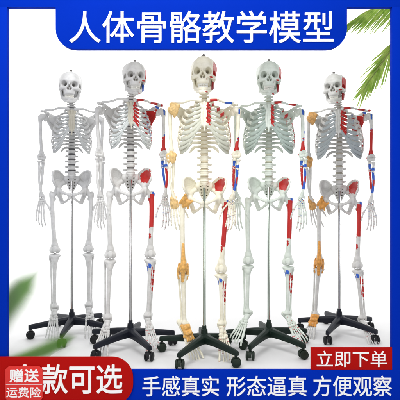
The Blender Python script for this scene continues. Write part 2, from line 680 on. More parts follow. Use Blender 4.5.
def build_finger(i):
    f = Field(WR + V([-.09, -.09, -.215]), WR + V([.09, .05, .03]), .0015)
    if i == 0:
        a, b = hp(.025, .025, -.004), hp(.047, .060, -.014)
        phal(f, a, b, .0062, .0044, .0058)
        d = hp(.058, .092, -.018)
        phal(f, b + (d - b) * .16, d, .0056, .0040, .0050)
        e = hp(.062, .116, -.023)
        phal(f, d + (e - d) * .2, e, .0050, .0036, .0034)
    else:
        l0, u0, l1, u1, _, L = FING[i]
        a, b = hp(l0, u0, 0), hp(l1, u1, .003)
        phal(f, a, b, .0062, .0042, .0058)
        dr = (b - a) / np.linalg.norm(b - a)
        curl = [.12, .35, .6]
        lens = [.044 * L, .028 * L, .020 * L]
        p = b
        for k in range(3):
            dd = dr * math.cos(curl[k]) - HN * math.sin(curl[k])
            dd /= np.linalg.norm(dd)
            q = p + dd * lens[k]
            r = [.0054, .0047, .0042][k]
            phal(f, p + dd * .0085, q, r, r * .68, r * (.85 if k < 2 else .62))
            p = q
    return f.mesh()


AC = V([.088, -.004, .956])
CREST = [[.044, .078, 1.028], [.050, .082, 1.050], [.068, .074, 1.074], [.092, .048, 1.090], [.114, .014, 1.093], [.128, -.022, 1.080], [.131, -.050, 1.056], [.124, -.066, 1.030], [.112, -.060, 1.008], [.102, -.050, .990]]


def crest_at(t):
    p = np.array(CREST)
    x = t * (len(p) - 1)
    return V([np.interp(x, np.arange(len(p)), p[:, i]) for i in range(3)])


def build_hip():
    v, f_ = build_hip_wide()
    v = v.copy()
    v[:, 0] *= np.interp(v[:, 2], [.985, 1.05], [1.0, .93])
    return v, f_


def build_hip_wide():
    f = Field([-.002, -.095, .86], [.15, .11, 1.11], .0021)
    root = AC + V([-.004, .012, .026])
    for j in range(34):
        t = j / 33
        c = crest_at(t)
        m = root * .45 + c * .55
        bow = math.sin(t * math.pi) * .016
        m = m + V([.35 * bow, bow * 1.3, -bow * .2])
        f.chain([root, m, c], [.010, .0038, .0042], .007)
    f.chain([crest_at(j / 24) for j in range(22)], [.0062 + .001 * math.sin(j) for j in range(22)], .004)
    f.ell(AC, [.026, .028, .030], .012)
    f.chain([root, V([.052, .058, 1.018])], [.014, .013], .012)
    f.ell([.046, .062, 1.022], [.012, .022, .024], .010)
    # pubis and ischium
    f.chain([AC + V([-.012, -.016, .004]), V([.05, -.05, .945]), V([.014, -.060, .932])], [.013, .0085, .010], .008)
    f.chain([V([.013, -.060, .938]), V([.013, -.056, .912])], [.010, .008], .008)
    f.chain([AC + V([-.004, .016, -.012]), V([.074, .022, .915]), V([.062, .016, .884])], [.018, .014, .0135], .010)
    f.chain([V([.062, .010, .880]), V([.040, -.022, .888]), V([.015, -.054, .910])], [.010, .0065, .0075], .008)
    f.cone(V([.072, .030, .945]), V([.056, .048, .938]), .010, .004, .008)
    f.ell(AC + V([.018, -.004, -.004]), [.024] * 3, .004, True)
    return f.mesh()


def build_sacrum():
    f = Field([-.07, -.02, .92], [.07, .12, 1.085], .002)
    pts = [V([0, .022, 1.052]), V([0, .040, 1.025]), V([0, .058, .998]), V([0, .066, .975]), V([0, .060, .952]), V([0, .046, .936])]
    f.chain(pts, [.020, .018, .014, .011, .008, .004], .008)
    f.ell([0, .018, 1.060], [.025, .018, .008], .006)
    for x in (-1, 1):
        f.chain([V([x * .018, .034, 1.048]), V([x * .024, .050, 1.018]), V([x * .018, .062, .988]), V([x * .010, .062, .964])], [.017, .014, .010, .007], .008)
        f.ell([x * .038, .042, 1.040], [.015, .016, .022], .010)
        for k, (z, y) in enumerate(((1.034, .018), (1.013, .034), (.994, .046), (.977, .052))):
            f.ell([x * (.021 - .0025 * k), y, z], [.0045, .016, .004], .003, True)
    for k, (z, y) in enumerate(((1.040, .020), (1.018, .036), (.998, .048), (.980, .054))):
        f.cone(V([-.013, y - .007, z]), V([.013, y - .007, z]), .0022, .0022, .003, True)
    return f.mesh()


def build_femur():
    f = Field([.06, -.045, .53], [.16, .045, .99], .0022)
    f.ell([.089, -.004, .958], [.0225] * 3, .005)
    f.chain([[.092, -.004, .956], [.118, .000, .930]], [.013, .015], .012)
    f.ell([.131, .006, .936], [.014, .017, .020], .010)
    f.ell([.110, .014, .905], [.009, .009, .011], .010)
    f.chain([[.124, .002, .915], [.124, -.004, .86], [.119, -.010, .76], [.112, -.009, .66], [.108, -.003, .61]], [.0165, .0142, .0134, .0140, .017], .012)
    f.chain([[.108, -.002, .61], [.091, .0, .575]], [.014, .018], .014)
    f.chain([[.108, -.002, .61], [.123, .0, .575]], [.014, .018], .014)
    for x in (.089, .125):
        f.ell([x, .006, .568], [.0165, .026, .0185], .006)
    f.ell([.107, -.016, .575], [.018, .012, .016], .010)
    f.ell([.107, .024, .556], [.007, .022, .014], .005, True)
    f.ell([.107, -.033, .572], [.006, .008, .016], .005, True)
    return f.mesh()


def build_patella():
    f = Field([.08, -.055, .55], [.14, -.015, .61], .0018)
    f.ell([.107, -.035, .582], [.017, .0085, .018], 0)
    f.ell([.107, -.034, .568], [.008, .006, .010], .008)
    return f.mesh()


def build_tibia():
    f = Field([.065, -.045, .16], [.155, .045, .56], .0022)
    f.ell([.090, .002, .534], [.021, .022, .011], .010)
    f.ell([.125, .002, .534], [.021, .022, .011], .010)
    f.ell([.107, .002, .530], [.026, .020, .012], .010)
    f.chain([[.107, .000, .522], [.108, -.006, .480], [.109, -.008, .43], [.109, -.004, .32], [.109, .0, .235], [.108, .0, .205]], [.025, .0165, .0125, .0112, .0112, .0165], .012)
    f.ell([.107, -.018, .498], [.010, .009, .016], .010)
    f.ell([.107, .0, .200], [.021, .017, .012], .008)
    f.cone([.090, -.001, .200], [.088, -.001, .181], .0085, .005, .008)
    f.cone([.104, .002, .543], [.104, .002, .549], .004, .003, .004)
    f.cone([.111, .002, .543], [.111, .002, .549], .004, .003, .004)
    return f.mesh()


def build_fibula():
    f = Field([.11, -.03, .15], [.165, .045, .55], .0018)
    f.ell([.136, .016, .516], [.0095, .010, .012], .006)
    f.chain([[.136, .016, .515], [.134, .016, .48], [.129, .015, .36], [.127, .011, .24], [.129, .006, .205], [.129, .004, .178]], [.008, .0058, .0056, .0058, .0085, .0055], .006)
    return f.mesh()


AN = V([.109, 0, .183])
FU = V([.06, -.60, -.79]); FU /= np.linalg.norm(FU)
FN = V([0, -.79, .60]); FN /= np.linalg.norm(FN)
FLt = V([1., 0, 0])


def fp(l, u, n):
    return AN + FLt * l + FU * u + FN * n


def build_tarsals():
    f = Field(AN + V([-.06, -.10, -.11]), AN + V([.06, .09, .04]), .0018)
    f.ell(fp(-.002, .006, -.004), [.018, .018, .017], .006)
    f.chain([fp(-.003, .010, -.006), fp(-.006, .034, -.006)], [.015, .013], .004)
    f.chain([fp(.004, -.040, -.030), fp(.006, -.010, -.030), fp(.012, .032, -.020)], [.018, .015, .013], .006)
    f.ell(fp(.004, -.048, -.034), [.016, .015, .017], .006)
    f.ell(fp(-.010, .050, -.008), [.015, .010, .012], .0015)
    f.ell(fp(.016, .054, -.016), [.013, .015, .013], .0015)
    f.ell(fp(-.018, .068, -.012), [.0095, .012, .010], .0015)
    f.ell(fp(-.005, .067, -.009), [.0075, .011, .009], .0015)
    f.ell(fp(.006, .067, -.011), [.0078, .011, .009], .0015)
    return f.mesh()


TOE = [(-.020, .080, -.030, .138, .0085, .0066), (-.007, .078, -.011, .142, .0056, .0042), (.005, .077, .004, .139, .0054, .0040),
       (.015, .070, .019, .133, .0054, .0040), (.024, .066, .033, .124, .0060, .0042)]


def build_toe(i):
    f = Field(AN + V([-.07, -.19, -.21]), AN + V([.08, .0, .0]), .0016)
    l0, u0, l1, u1, r0, rm = TOE[i]
    a, b = fp(l0, u0, -.014 - .002 * i), fp(l1, u1, -.024)
    phal(f, a, b, r0, rm, r0 * .95)
    dr = (b - a) / np.linalg.norm(b - a)
    dr = dr * .98 + FN * .12
    k = [1.15, .95, .90, .82, .72][i]
    lens = [.030, .026] if i == 0 else [.025 * k, .013 * k, .011 * k]
    p = b
    for j, L in enumerate(lens):
        d = dr - FN * (.35 * j)
        d = d / np.linalg.norm(d)
        q = p + d * (L + .005)
        r = r0 * (.85 - .1 * j) if i == 0 else r0 * (.84 - .08 * j)
        phal(f, p + d * (r + .003), q, r, r * .74, r * .78)
        p = q
    return f.mesh()


# ligaments of the viewer-left side are modelled on +X and mirrored
def lig_shoulder():
    f = Field([.11, -.06, 1.37], [.24, .07, 1.52], .002)
    f.ell([.180, -.008, 1.440], [.028, .026, .030], .010)
    f.chain([[.150, -.024, 1.462], [.166, -.022, 1.470], [.190, -.008, 1.474]], [.009, .012, .012], .012)
    f.chain([[.152, -.026, 1.455], [.160, -.020, 1.425], [.172, -.010, 1.402]], [.008, .009, .007], .010)
    f.cone([.150, -.026, 1.462], [.205, -.012, 1.444], .010, .009, .010)
    f.ell([.218, .004, 1.432], [.012, .018, .022], .008, True)
    return f.mesh()


def lig_elbow():
    f = Field([.14, -.04, 1.10], [.24, .05, 1.23], .002)
    f.ell([.190, -.002, 1.172], [.029, .018, .019], .008)
    f.ell([.190, -.002, 1.152], [.025, .017, .016], .008)
    f.chain([[.188, -.006, 1.196], [.190, -.015, 1.165], [.186, -.012, 1.132]], [.009, .009, .007], .010)
    f.chain([[.168, -.004, 1.180], [.176, -.006, 1.136]], [.008, .006], .010)
    f.chain([[.213, -.002, 1.178], [.207, -.008, 1.134]], [.008, .007], .010)
    return f.mesh()


def lig_wrist():
    f = Field(WR - .085, WR + .085, .0018)
    f.ell(hp(.002, .016, 0), [.024, .017, .024], .008)
    f.ell(WR + V([.0, -.004, .012]), [.022, .015, .016], .010)
    for l, e in ((-.018, .040), (-.006, .048), (.006, .046), (.016, .040)):
        f.cone(hp(l * .7, .010, .003), hp(l * 1.15, e, .003), .0085, .0050, .010)
    f.cone(hp(.006, -.055, .002), hp(.006, .01, .002), .005, .011, .012)
    f.cone(hp(-.006, -.040, .0), hp(-.004, .01, .0), .005, .010, .012)
    return f.mesh()


def lig_hip():
    f = Field([.04, -.075, .86], [.17, .05, 1.03], .002)
    f.ell([.104, -.012, .942], [.026, .026, .024], .008)
    f.chain([[.108, -.052, .982], [.112, -.036, .955], [.122, -.016, .918]], [.006, .013, .009], .008)
    f.chain([[.108, -.052, .982], [.120, -.030, .955], [.138, -.010, .932]], [.006, .011, .008], .008)
    f.chain([[.066, -.046, .944], [.092, -.034, .928], [.120, -.016, .908]], [.006, .011, .008], .008)
    f.cone([.096, -.034, .940], [.094, -.026, .900], .011, .006, .008)
    return f.mesh()


def lig_knee():
    f = Field([.06, -.065, .46], [.155, .04, .72], .0022)
    f.chain([[.112, -.022, .705], [.110, -.029, .655], [.107, -.034, .615], [.107, -.040, .585]], [.008, .0105, .014, .019], .008)
    f.ell([.107, -.036, .582], [.024, .013, .026], .008)
    f.chain([[.107, -.038, .57], [.107, -.028, .53], [.107, -.022, .495]], [.013, .010, .009], .008)
    for x in (.083, .131):
        f.chain([[x, -.012, .60], [x + (.004 if x > .1 else -.001), -.012, .56], [x, -.010, .510]], [.006, .008, .006], .006)
    f.cone([.085, -.022, .572], [.13, -.022, .572], .009, .009, .008)
    return f.mesh()


def lig_ankle():
    f = Field(AN + V([-.065, -.12, -.11]), AN + V([.065, .06, .06]), .002)
    f.ell(fp(0, .010, .004), [.026, .024, .022], .010)
    f.ell(fp(0, .045, .0), [.024, .026, .014], .010)
    f.cone(AN + V([-.020, -.006, .012]), fp(-.014, .045, .0), .008, .010, .008)
    f.cone(AN + V([.021, -.002, .01]), fp(.014, .045, -.004), .008, .010, .008)
    for l in (-.02, -.008, .004, .015):
        f.cone(fp(l * .7, .035, .0), fp(l * 1.15, .086, -.008), .0075, .006, .004)
    f.cone(fp(-.022, .055, -.006), fp(.022, .055, -.012), .010, .010, .006)
    return f.mesh()


def lig_fibula():
    f = Field([.105, -.02, .19], [.15, .03, .52], .002)
    for k in range(40):
        z = .27 + .22 * k / 39
        f.cone([.112, .002, z + .008], [.141, .014, z - .004], .0018, .0018, .004)
    return f.mesh()


# ------------------------------------------------------------------ muscle paint
RED = V([.47, .012, .010]); BLUE = V([.02, .10, .50]); DKRED = V([.30, .008, .010])


def jitter(v, s=140.0, amp=.0016):
    return amp * (.55 * np.sin(v[:, 0] * 380 + v[:, 2] * 250) + .55 * np.sin(v[:, 2] * 420 - v[:, 1] * 310 + v[:, 0] * 150) + np.sin(v[:, 0] * s + v[:, 2] * s * .7) + np.sin(v[:, 2] * s * 1.7 + v[:, 1] * s * 1.3 + 1.3))


def paint_of(key, v, style):
    """muscle origins in red and insertions in blue, per bone of the painted side"""
    n = len(v)
    out = np.zeros((n, 4))
    x, y, z = v[:, 0], v[:, 1], v[:, 2]
    j = jitter(v)

    def put(mask, col):
        out[mask, :3] = col
        out[mask, 3] = 1

    if key == 'skull':
        q = v - SK
        put(((q[:, 1] - .012) / .046) ** 2 + ((q[:, 2] - .026) / .036) ** 2 + j * 20 < 1, RED) if False else None
        m = (q[:, 0] > .046) & (((q[:, 1] - .004 + j) / .05) ** 2 + ((q[:, 2] - .028 + j) / .036) ** 2 < 1)
        put(m, RED)
        put((((q[:, 0] - .047) / .010) ** 2 + ((q[:, 2] + .026) / .004) ** 2 < 1) & (q[:, 1] < -.04), RED)
        put((((q[:, 0] - .022) / .004) ** 2 + ((q[:, 2] + .037) / .003) ** 2 < 1) & (q[:, 1] < -.05), RED)
    elif key == 'mandible':
        q = v - SK
        put((q[:, 0] > .045) & (q[:, 2] > -.085 + j) & (q[:, 2] < -.04 + j), BLUE if style == 2 else DKRED)
        put((((q[:, 0] - .021) / .006) ** 2 + ((q[:, 2] + .101) / .004) ** 2 < 1) & (q[:, 1] < -.05), RED)
    elif key == 'sternum':
        put((x > .013 + j) & (z < 1.478) & (z > 1.36), RED)
    elif key.startswith('cart'):
        i = int(key[4:])
        if i < 6:
            lim = {2: .046, 3: .034, 4: .030, 5: .050}.get(style, .03)
            put((x < lim + j), RED)
        if 2 <= i <= 5 and style in (3, 4):
            pass
    elif key.startswith('rib'):
        i = int(key[3:])
        fr = y < -.02
        if style in (3, 4) and 1 <= i <= 6:
            put(fr & (np.abs(x - .092 - .005 * (i % 3) + j * 2.5) < .013 + .4 * j), RED)
        if style == 3 and i <= 2:
            put(fr & (x > .03), RED)
        if 2 <= i <= 7:
            c = .122 + .004 * i
            put((np.abs(y + .01 + .004 * i + j * 2) < .008) & (x > .09), RED)
        if style in (2, 5) and 1 <= i <= 6:
            put(fr & (((x - .076 - .006 * i + j) / .005) ** 2 < 1) & (np.sin(z * 900) > -.2), BLUE)
    elif key == 'clavicle':
        put((x > .03) & (x < .078 + j) & (z < 1.492), RED)
        put((x > .118 + j) & (x < .160) & (y < -.012), RED if style != 3 else BLUE)
    elif key == 'scapula':
        put((y < 1) & (x > .075) & (x < .156 + j) & (z < 1.452 + j), RED)
        put((z > 1.47) & (x > .17) & (y < .01), RED)
        put((y < -.015) & (z < 1.47), BLUE)
    elif key == 'humerus':
        put((y < -.006) & (z > 1.418 + j) & (x > .196) & (x < .206), BLUE)
        put((x > .203 + j) & (z > 1.30) & (z < 1.325), BLUE)
        top = {5: 1.345, 2: 1.285, 3: 1.262, 4: 1.262}.get(style, 1.3)
        put((y < .0 + j) & (x > .194 + j) & (z > top + j * 2 + (x - .193) * 1.2) & (z < top + .016 + j * 2), BLUE)
        put((y < -.002 + j * .6) & (z > 1.200 + j * 2) & (z < top + j * 4 + (x - .193) * 1.2), RED)
        put((x < .164) & (z < 1.185), RED)
    elif key == 'ulna':
        put((y < .002 + j * .5) & (z > 1.105 + j * 3) & (z < 1.14 + j), BLUE)
        c = BLUE if style == 2 else RED
        put((y < .004 + j * .8) & (z > .985 + j * 4) & (z < 1.10 + j * 3), c)
        
    elif key == 'radius':
        put((z > 1.104 + j) & (z < 1.118 + j) & (y < -.002), BLUE)
        c = RED if style == 2 else BLUE
        put((y < -.0105 + j * .6) & (z > .975 + j * 4) & (z < 1.09 + j * 4), c)
        put((x > .201 + j) & (z > 1.01 + j * 3) & (z < 1.05 + j * 3), RED)
    elif key == 'carpals':
        put((np.sin(x * 260) * np.sin(z * 300) > .82) & (y < -.0), RED)
        put((np.sin(x * 240 + 2) * np.sin(z * 280 + 1) > .80), BLUE)
    elif key.startswith('finger'):
        s = np.sin(z * 190 + int(key[6:]) * 1.7)
        put((s > .965) & (z < .875) & (z > .80), BLUE * .5 + .35)
        put((s < -.97) & (z < .875), RED * .6 + .25)
    elif key == 'hip':
        # iliac fossa on the inner face of the wing
        rel = v - V([.098, -.012, 1.045])
        rim = np.min(np.stack([np.linalg.norm(v - crest_at(t), axis=1) for t in np.linspace(.12, .86, 30)]), 0)
        put((z > 1.006 + j) & (x > .062 + j) & (rim > .0135 + j * .6), RED)
        put((rim < .009) & (y > -.03) & (y < .03) & (x > .125), BLUE)
    elif key == 'femur':
        low = {2: .735, 3: .695, 4: .710, 5: .745}.get(style, .72)
        put((z > low + j * 2) & (z < .914 + j) & (y < .004 + j), RED)
        put((x > .128) & (z > .92) & (z < .95) & (y < .008), BLUE)
        put((x > .112) & (y < -.006) & (z > .912 + j) & (z < .934 + j), RED)
        put((z < .70) & (z > .665) & (np.abs(x - .106) < .005 + j) & (y < 0), RED)
    elif key == 'tibia':
        put((((z - .503) / .015) ** 2 + ((x - .105 + j) / .010) ** 2 < 1 + j * 100) & (y < -.010), BLUE)
        put((x > .1165 + j * .6) & (z > .37 + j * 4) & (z < .495 + j * 3) & (y < .004), RED)
        put((x < .094) & (z > .47) & (z < .50), BLUE)
    elif key == 'fibula':
        put((z > .34 + j * 5) & (z < .47 + j * 5) & (y < .012 + j), RED)
    elif key == 'tarsals':
        put((np.sin(x * 170) * np.sin(z * 190 + x * 90) > .93), RED)
    elif key.startswith('toe'):
        put((np.sin(z * 120 + int(key[3:]) * 2) > (.93 if style == 4 else .975)), RED * .7 + .2)
    return out


# ------------------------------------------------------------------ build all bones once
WS = {'slim': .90, 'broad': 1.08}
GEO['skull'] = build_skull()
GEO['mandible'] = build_mandible()
GEO['upper_teeth'] = build_teeth(-.0600, True)
GEO['lower_teeth'] = build_teeth(-.0745, False)
for k in ('cervical', 'thoracic', 'lumbar'):
    GEO[k] = build_vertebra(k)
GEO['disc_cervical'] = build_disc(.0125, .010, .0040)
GEO['disc_thoracic'] = build_disc(.0178, .0142, .0048)
GEO['disc_lumbar'] = build_disc(.0250, .0178, .0062)
for wn, ws in WS.items():
    for i in range(12):
        GEO['rib%d_%s' % (i, wn)] = build_rib(i, ws)
    for i in range(10):
        GEO['cart%d_%s' % (i, wn)] = build_cart(i, ws)
GEO['sternum'] = build_sternum()
GEO['clavicle'] = build_clavicle(1)
GEO['scapula'] = build_scapula()
GEO['humerus'] = build_humerus()
GEO['ulna'] = build_ulna()
GEO['radius'] = build_radius()
GEO['carpals'] = build_carpals()
for i in range(5):
    GEO['finger%d' % i] = build_finger(i)
    GEO['toe%d' % i] = build_toe(i)
GEO['hip'] = build_hip()
GEO['sacrum'] = build_sacrum()
GEO['femur'] = build_femur()
GEO['patella'] = build_patella()
GEO['tibia'] = build_tibia()
GEO['fibula'] = build_fibula()
GEO['tarsals'] = build_tarsals()
for k, fn in (('lig_shoulder', lig_shoulder), ('lig_elbow', lig_elbow), ('lig_wrist', lig_wrist), ('lig_hip', lig_hip),
              ('lig_knee', lig_knee), ('lig_ankle', lig_ankle), ('lig_fibula', lig_fibula)):
    GEO[k] = fn()

# the larger models have a longer trunk and shorter shins: heights are mapped per skeleton
WARP = {
    0: None,
    3: (([.0, .183, .553, .905, 1.095, 1.212, 1.441, 1.487, 1.549, 1.78], [-.008, .175, .483, .861, 1.036, 1.176, 1.420, 1.460, 1.543, 1.774]),
        ([.70, .916, 1.166, 1.441, 1.6], [.695, .900, 1.152, 1.420, 1.579])),
    4: (([.0, .183, .553, .905, 1.095, 1.212, 1.441, 1.487, 1.549, 1.78], [.022, .205, .510, .870, 1.041, 1.187, 1.432, 1.472, 1.546, 1.777]),
        ([.70, .916, 1.166, 1.441, 1.6], [.690, .908, 1.162, 1.432, 1.591])),
    5: (([.0, .183, .553, .905, 1.095, 1.212, 1.441, 1.549, 1.78], [-.073, .110, .449, .838, 1.032, 1.180, 1.448, 1.549, 1.78]),
        ([.70, .916, 1.166, 1.441, 1.6], [.670, .880, 1.160, 1.448, 1.607])),
}
ARM = ('humerus', 'ulna', 'radius', 'carpals', 'finger', 'lig_shoulder', 'lig_elbow', 'lig_wrist')
NOWARP = ('cervical', 'thoracic', 'lumbar', 'disc_')


def wz(z, wid, arm=False):
    if not WARP[wid]:
        return z
    a, b = WARP[wid][1 if arm else 0]
    return np.interp(z, a, b)


_cache = {}


def bone_mesh(key, side=1, style=0, name='bone', wid=0):
    """side -1 mirrors; style >0 paints (only the painted side)"""
    if key.startswith(NOWARP):
        wid = 0
    ck = (key, side, style, wid)
    if ck not in _cache:
        g = GEO[key]
        base = key.split('_')[0] if key.startswith(('rib', 'cart')) else key
        p = paint_of(base, g[0], style) if style else None
        if WARP[wid]:
            v = g[0].copy()
            v[:, 2] = wz(v[:, 2], wid, key.startswith(ARM))
            g = (v, g[1])
        if side < 0:
            g = mirror(g)
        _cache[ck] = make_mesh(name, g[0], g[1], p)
    return _cache[ck]


# ------------------------------------------------------------------ scene helpers
def empty(name, loc, label, cat, group=None, rz=0.0):
    o = bpy.data.objects.new(name, None)
    o.empty_display_size = .1
    COL.objects.link(o)
    o.location = loc
    o.rotation_euler = (0, 0, rz)
    o['label'] = label
    o['category'] = cat
    if group:
        o['group'] = group
    return o


def link(name, me, mat, parent=None, M=None):
    o = bpy.data.objects.new(name, me)
    COL.objects.link(o)
    if parent is not None:
        o.parent = parent
    if not len(me.materials):
        me.materials.append(None)
    o.material_slots[0].link = 'OBJECT'
    o.material_slots[0].material = mat
    if M is not None:
        o.matrix_basis = M
    return o


def rot_about(p, r):
    p = Vector(p)
    return Matrix.Translation(p) @ Euler([math.radians(a) for a in r]).to_matrix().to_4x4() @ Matrix.Translation(-p)


def skeleton(spec):
    X, Y = spec['x'], spec['y']
    root = empty('anatomical_skeleton', (X, Y - .025, 0), spec['label'], 'skeleton model', 'anatomical skeletons hanging on wheeled stands', math.radians(spec.get('yaw', 0)))
    mat, cmat, dmat, lmat, tmat, toothmat = spec['mats']
    style, wn = spec['style'], spec['build']
    wid = spec['warp']
    pose = spec['pose']
    I = Matrix.Identity(4)

    def part(name, key, side=1, st=0, M=I, m=None, parent=None, pM=None, label=None):
        me, c = bone_mesh(key, side, st, name, wid)
        W = M @ Matrix.Translation(c)
        if parent is not None and pM is not None:
            W = pM.inverted() @ W
        o = link(name, me, m or mat, parent or root, W)
        o['_w'] = 0
        del o['_w']
        if label:
            o['label'] = label
        return o, M @ Matrix.Translation(c)

    def painted(side):
        return style if side > 0 else 0

    # head
    HM = rot_about((0, .0, wz(1.60, wid)), pose.get('head', (0, 0, 0)))
    hdz, hsc, hsx, hdx = spec['head_fit']
    hc = Vector((0, -.022, wz(1.657, wid)))
    HM = HM @ Matrix.Translation(hc + Vector((hdx, .01, hdz))) @ Matrix.Diagonal((hsc * hsx, hsc, hsc, 1)) @ Matrix.Translation(-hc)
    sk, skM = part('skull', 'skull', 1, style, HM, label='skull with a red patch on one temple' if style else None)
    part('teeth', 'upper_teeth', 1, 0, HM, toothmat, sk, skM)
    md, mdM = part('mandible', 'mandible', 1, style, HM)
    part('teeth', 'lower_teeth', 1, 0, HM, toothmat, md, mdM)
    hk = bpy.data.objects.new('hook_knob', HOOK)
    COL.objects.link(hk)
    hk.parent = sk
    hk.matrix_basis = skM.inverted() @ HM @ Matrix.Translation((0, .0, wz(1.7425, wid))) @ Matrix.Diagonal((1.15, 1.15, 1.35, 1))
    # spine
    for kind, y, z, s, sp in SPINE:
        me, c = bone_mesh(kind, 1, 0, kind)
        zr = (wz(z + .005, wid) - wz(z - .005, wid)) / .01
        sp = sp * zr
        top = z > 1.598
        SZ = z
        z = wz(z, wid)
        vx = hdx * max(0, (SZ - 1.505) / .10)
        M = Matrix.Translation((vx, y, z)) @ Matrix.Diagonal((s, s, min(s, 1.02) * zr, 1))
        vb = link(kind + '_vertebra', me, mat, root, M @ Matrix.Translation(c))
        if kind == 'cervical' and top:
            continue
        dm, dc = bone_mesh('disc_' + kind, 1, 0, 'disc')
        W = M @ Matrix.Translation(c)
        D = Matrix.Translation((vx, y, z + sp / 2)) @ Matrix.Diagonal((s, s, 1, 1))
        link('disc', dm, dmat, vb, W.inverted() @ D)
    part('sacrum', 'sacrum')
    st, sM = part('sternum', 'sternum', 1, style if style else 0, I, M_sternum if wn == 'slim' else None)
    for side in (1, -1):
        for i in range(12):
            rb, rM = part('rib', 'rib%d_%s' % (i, wn), side, painted(side))
            if i < 10:
                part('costal_cartilage', 'cart%d_%s' % (i, wn), side, painted(side), I, cmat, rb, rM)
        part('clavicle', 'clavicle', side, painted(side))
        part('scapula', 'scapula', side, painted(side) if style in (2, 5) else 0)
        a = 'R' if side > 0 else 'L'
        sg = side

        def P(p, arm=False):
            return (p[0] * sg, p[1], wz(p[2], wid, arm))
        SM = rot_about(P((.186, .008, 1.441), True), pose.get('shoulder' + a, (0, 0, 0)))
        EM = SM @ rot_about(P((.190, 0, 1.166), True), pose.get('elbow' + a, (0, 0, 0)))
        WM = EM @ rot_about(P((.190, -.003, .916), True), pose.get('wrist' + a, (0, 0, 0)))
        part('humerus', 'humerus', side, painted(side), SM, label='humerus with red and blue muscle paint' if painted(side) else None)
        part('ulna', 'ulna', side, painted(side), EM)
        part('radius', 'radius', side, painted(side), EM)
        hd, hM = part('hand', 'carpals', side, painted(side), WM)
        for i in range(5):
            part('thumb' if i == 0 else 'finger', 'finger%d' % i, side, painted(side), WM, None, hd, hM)
        part('hip_bone', 'hip', side, painted(side), label='hip bone with its hollow painted red' if painted(side) else None)
        HPM = rot_about(P((.089, -.004, .957)), pose.get('hip' + a, (0, 0, 0)))
        KM = HPM @ rot_about(P((.107, 0, .553)), pose.get('knee' + a, (0, 0, 0)))
        AM = KM @ rot_about(P(tuple(AN)), pose.get('ankle' + a, (0, 0, 0)))
        part('femur', 'femur', side, painted(side), HPM, label='femur with its upper shaft painted red' if painted(side) else None)
        part('tibia', 'tibia', side, painted(side), KM)
        part('fibula', 'fibula', side, painted(side), KM)
        part('patella', 'patella', side, 0, HPM)
        ft, fM = part('foot', 'tarsals', side, painted(side), AM)
        for i in range(5):
            part('toe', 'toe%d' % i, side, painted(side), AM, None, ft, fM)
        if side < 0 and spec.get('ligaments'):
            part('shoulder_ligament', 'lig_shoulder', side, 0, SM, tmat)
            part('elbow_ligament', 'lig_elbow', side, 0, EM, tmat)
            part('wrist_ligament', 'lig_wrist', side, 0, WM, tmat)
            part('hip_ligament', 'lig_hip', side, 0, I, lmat)
            part('knee_ligament', 'lig_knee', side, 0, HPM, lmat)
            part('ankle_ligament', 'lig_ankle', side, 0, AM, lmat)
    return root


# ------------------------------------------------------------------ generic mesh bits for the stands and the booth
def bm_new():
    return bmesh.new()


def bm_cyl(bm, c, r, h, seg=24, r2=None, M=None):
    mat = Matrix.Translation(c) if M is None else M
    return bmesh.ops.create_cone(bm, cap_ends=True, segments=seg, radius1=r, radius2=r if r2 is None else r2, depth=h, matrix=mat)['verts']


def bm_done(bm, name, bevel=0.0, smooth=True, angle=40):
    bmesh.ops.recalc_face_normals(bm, faces=bm.faces)
    if bevel > 0:
        ed = [e for e in bm.edges if len(e.link_faces) == 2 and e.calc_face_angle(0) > math.radians(35)]
        bmesh.ops.bevel(bm, geom=ed, offset=bevel, segments=2, affect='EDGES', profile=.6)
    me = bpy.data.meshes.new(name)
    bm.to_mesh(me)
    bm.free()
    if smooth:
        me.polygons.foreach_set('use_smooth', [True] * len(me.polygons))
        me.set_sharp_from_angle(angle=math.radians(angle))
    me.materials.append(None)
    return me


def lathe(profile, seg=24):
    bm = bm_new()
    rings = []
    for r, z in profile:
        rings.append([bm.verts.new((r * math.cos(2 * math.pi * k / seg), r * math.sin(2 * math.pi * k / seg), z)) for k in range(seg)])
    for a, b in zip(rings, rings[1:]):
        for k in range(seg):
            bm.faces.new((a[k], a[(k + 1) % seg], b[(k + 1) % seg], b[k]))
    bm.faces.new(rings[0][::-1])
    bm.faces.new(rings[-1])
    return bm


HOOK = bm_done(lathe([(.011, 0), (.011, .004), (.007, .006), (.006, .012), (.0075, .014), (.0075, .018), (.003, .021)], 16), 'hook_knob')

# stand meshes (pole at the origin)
POLE = bm_done(lathe([(.0085, .12), (.0085, 1.035), (.007, 1.04)], 20), 'pole')
HUB = bm_done(lathe([(.028, .068), (.038, .072), (.040, .100), (.036, .118), (.020, .126), (.018, .150), (.013, .153)], 28), 'hub')
COLLAR = bm_done(lathe([(.0125, .153), (.0125, .168), (.010, .171)], 20), 'collar')


def leg_mesh():
    bm = bm_new()
    st = [(.028, .098, .024, .024), (.10, .094, .020, .019), (.18, .086, .0165, .015), (.250, .078, .0150, .0125), (.272, .075, .0130, .0105)]
    rings = []
    for x, z, hh, hw in st:
        rings.append([bm.verts.new((x, s * hw * w_, z + t * hh)) for s, t, w_ in ((-1, -1, 1), (1, -1, 1), (1, .5, .9), (.5, 1, .9), (-.5, 1, .9), (-1, .5, .9))])
    for a, b in zip(rings, rings[1:]):
        n = len(a)
        for k in range(n):
            bm.faces.new((a[k], a[(k + 1) % n], b[(k + 1) % n], b[k]))
    bm.faces.new(rings[0][::-1])
    bm.faces.new(rings[-1])
    return bm_done(bm, 'leg', .002)


LEG = leg_mesh()


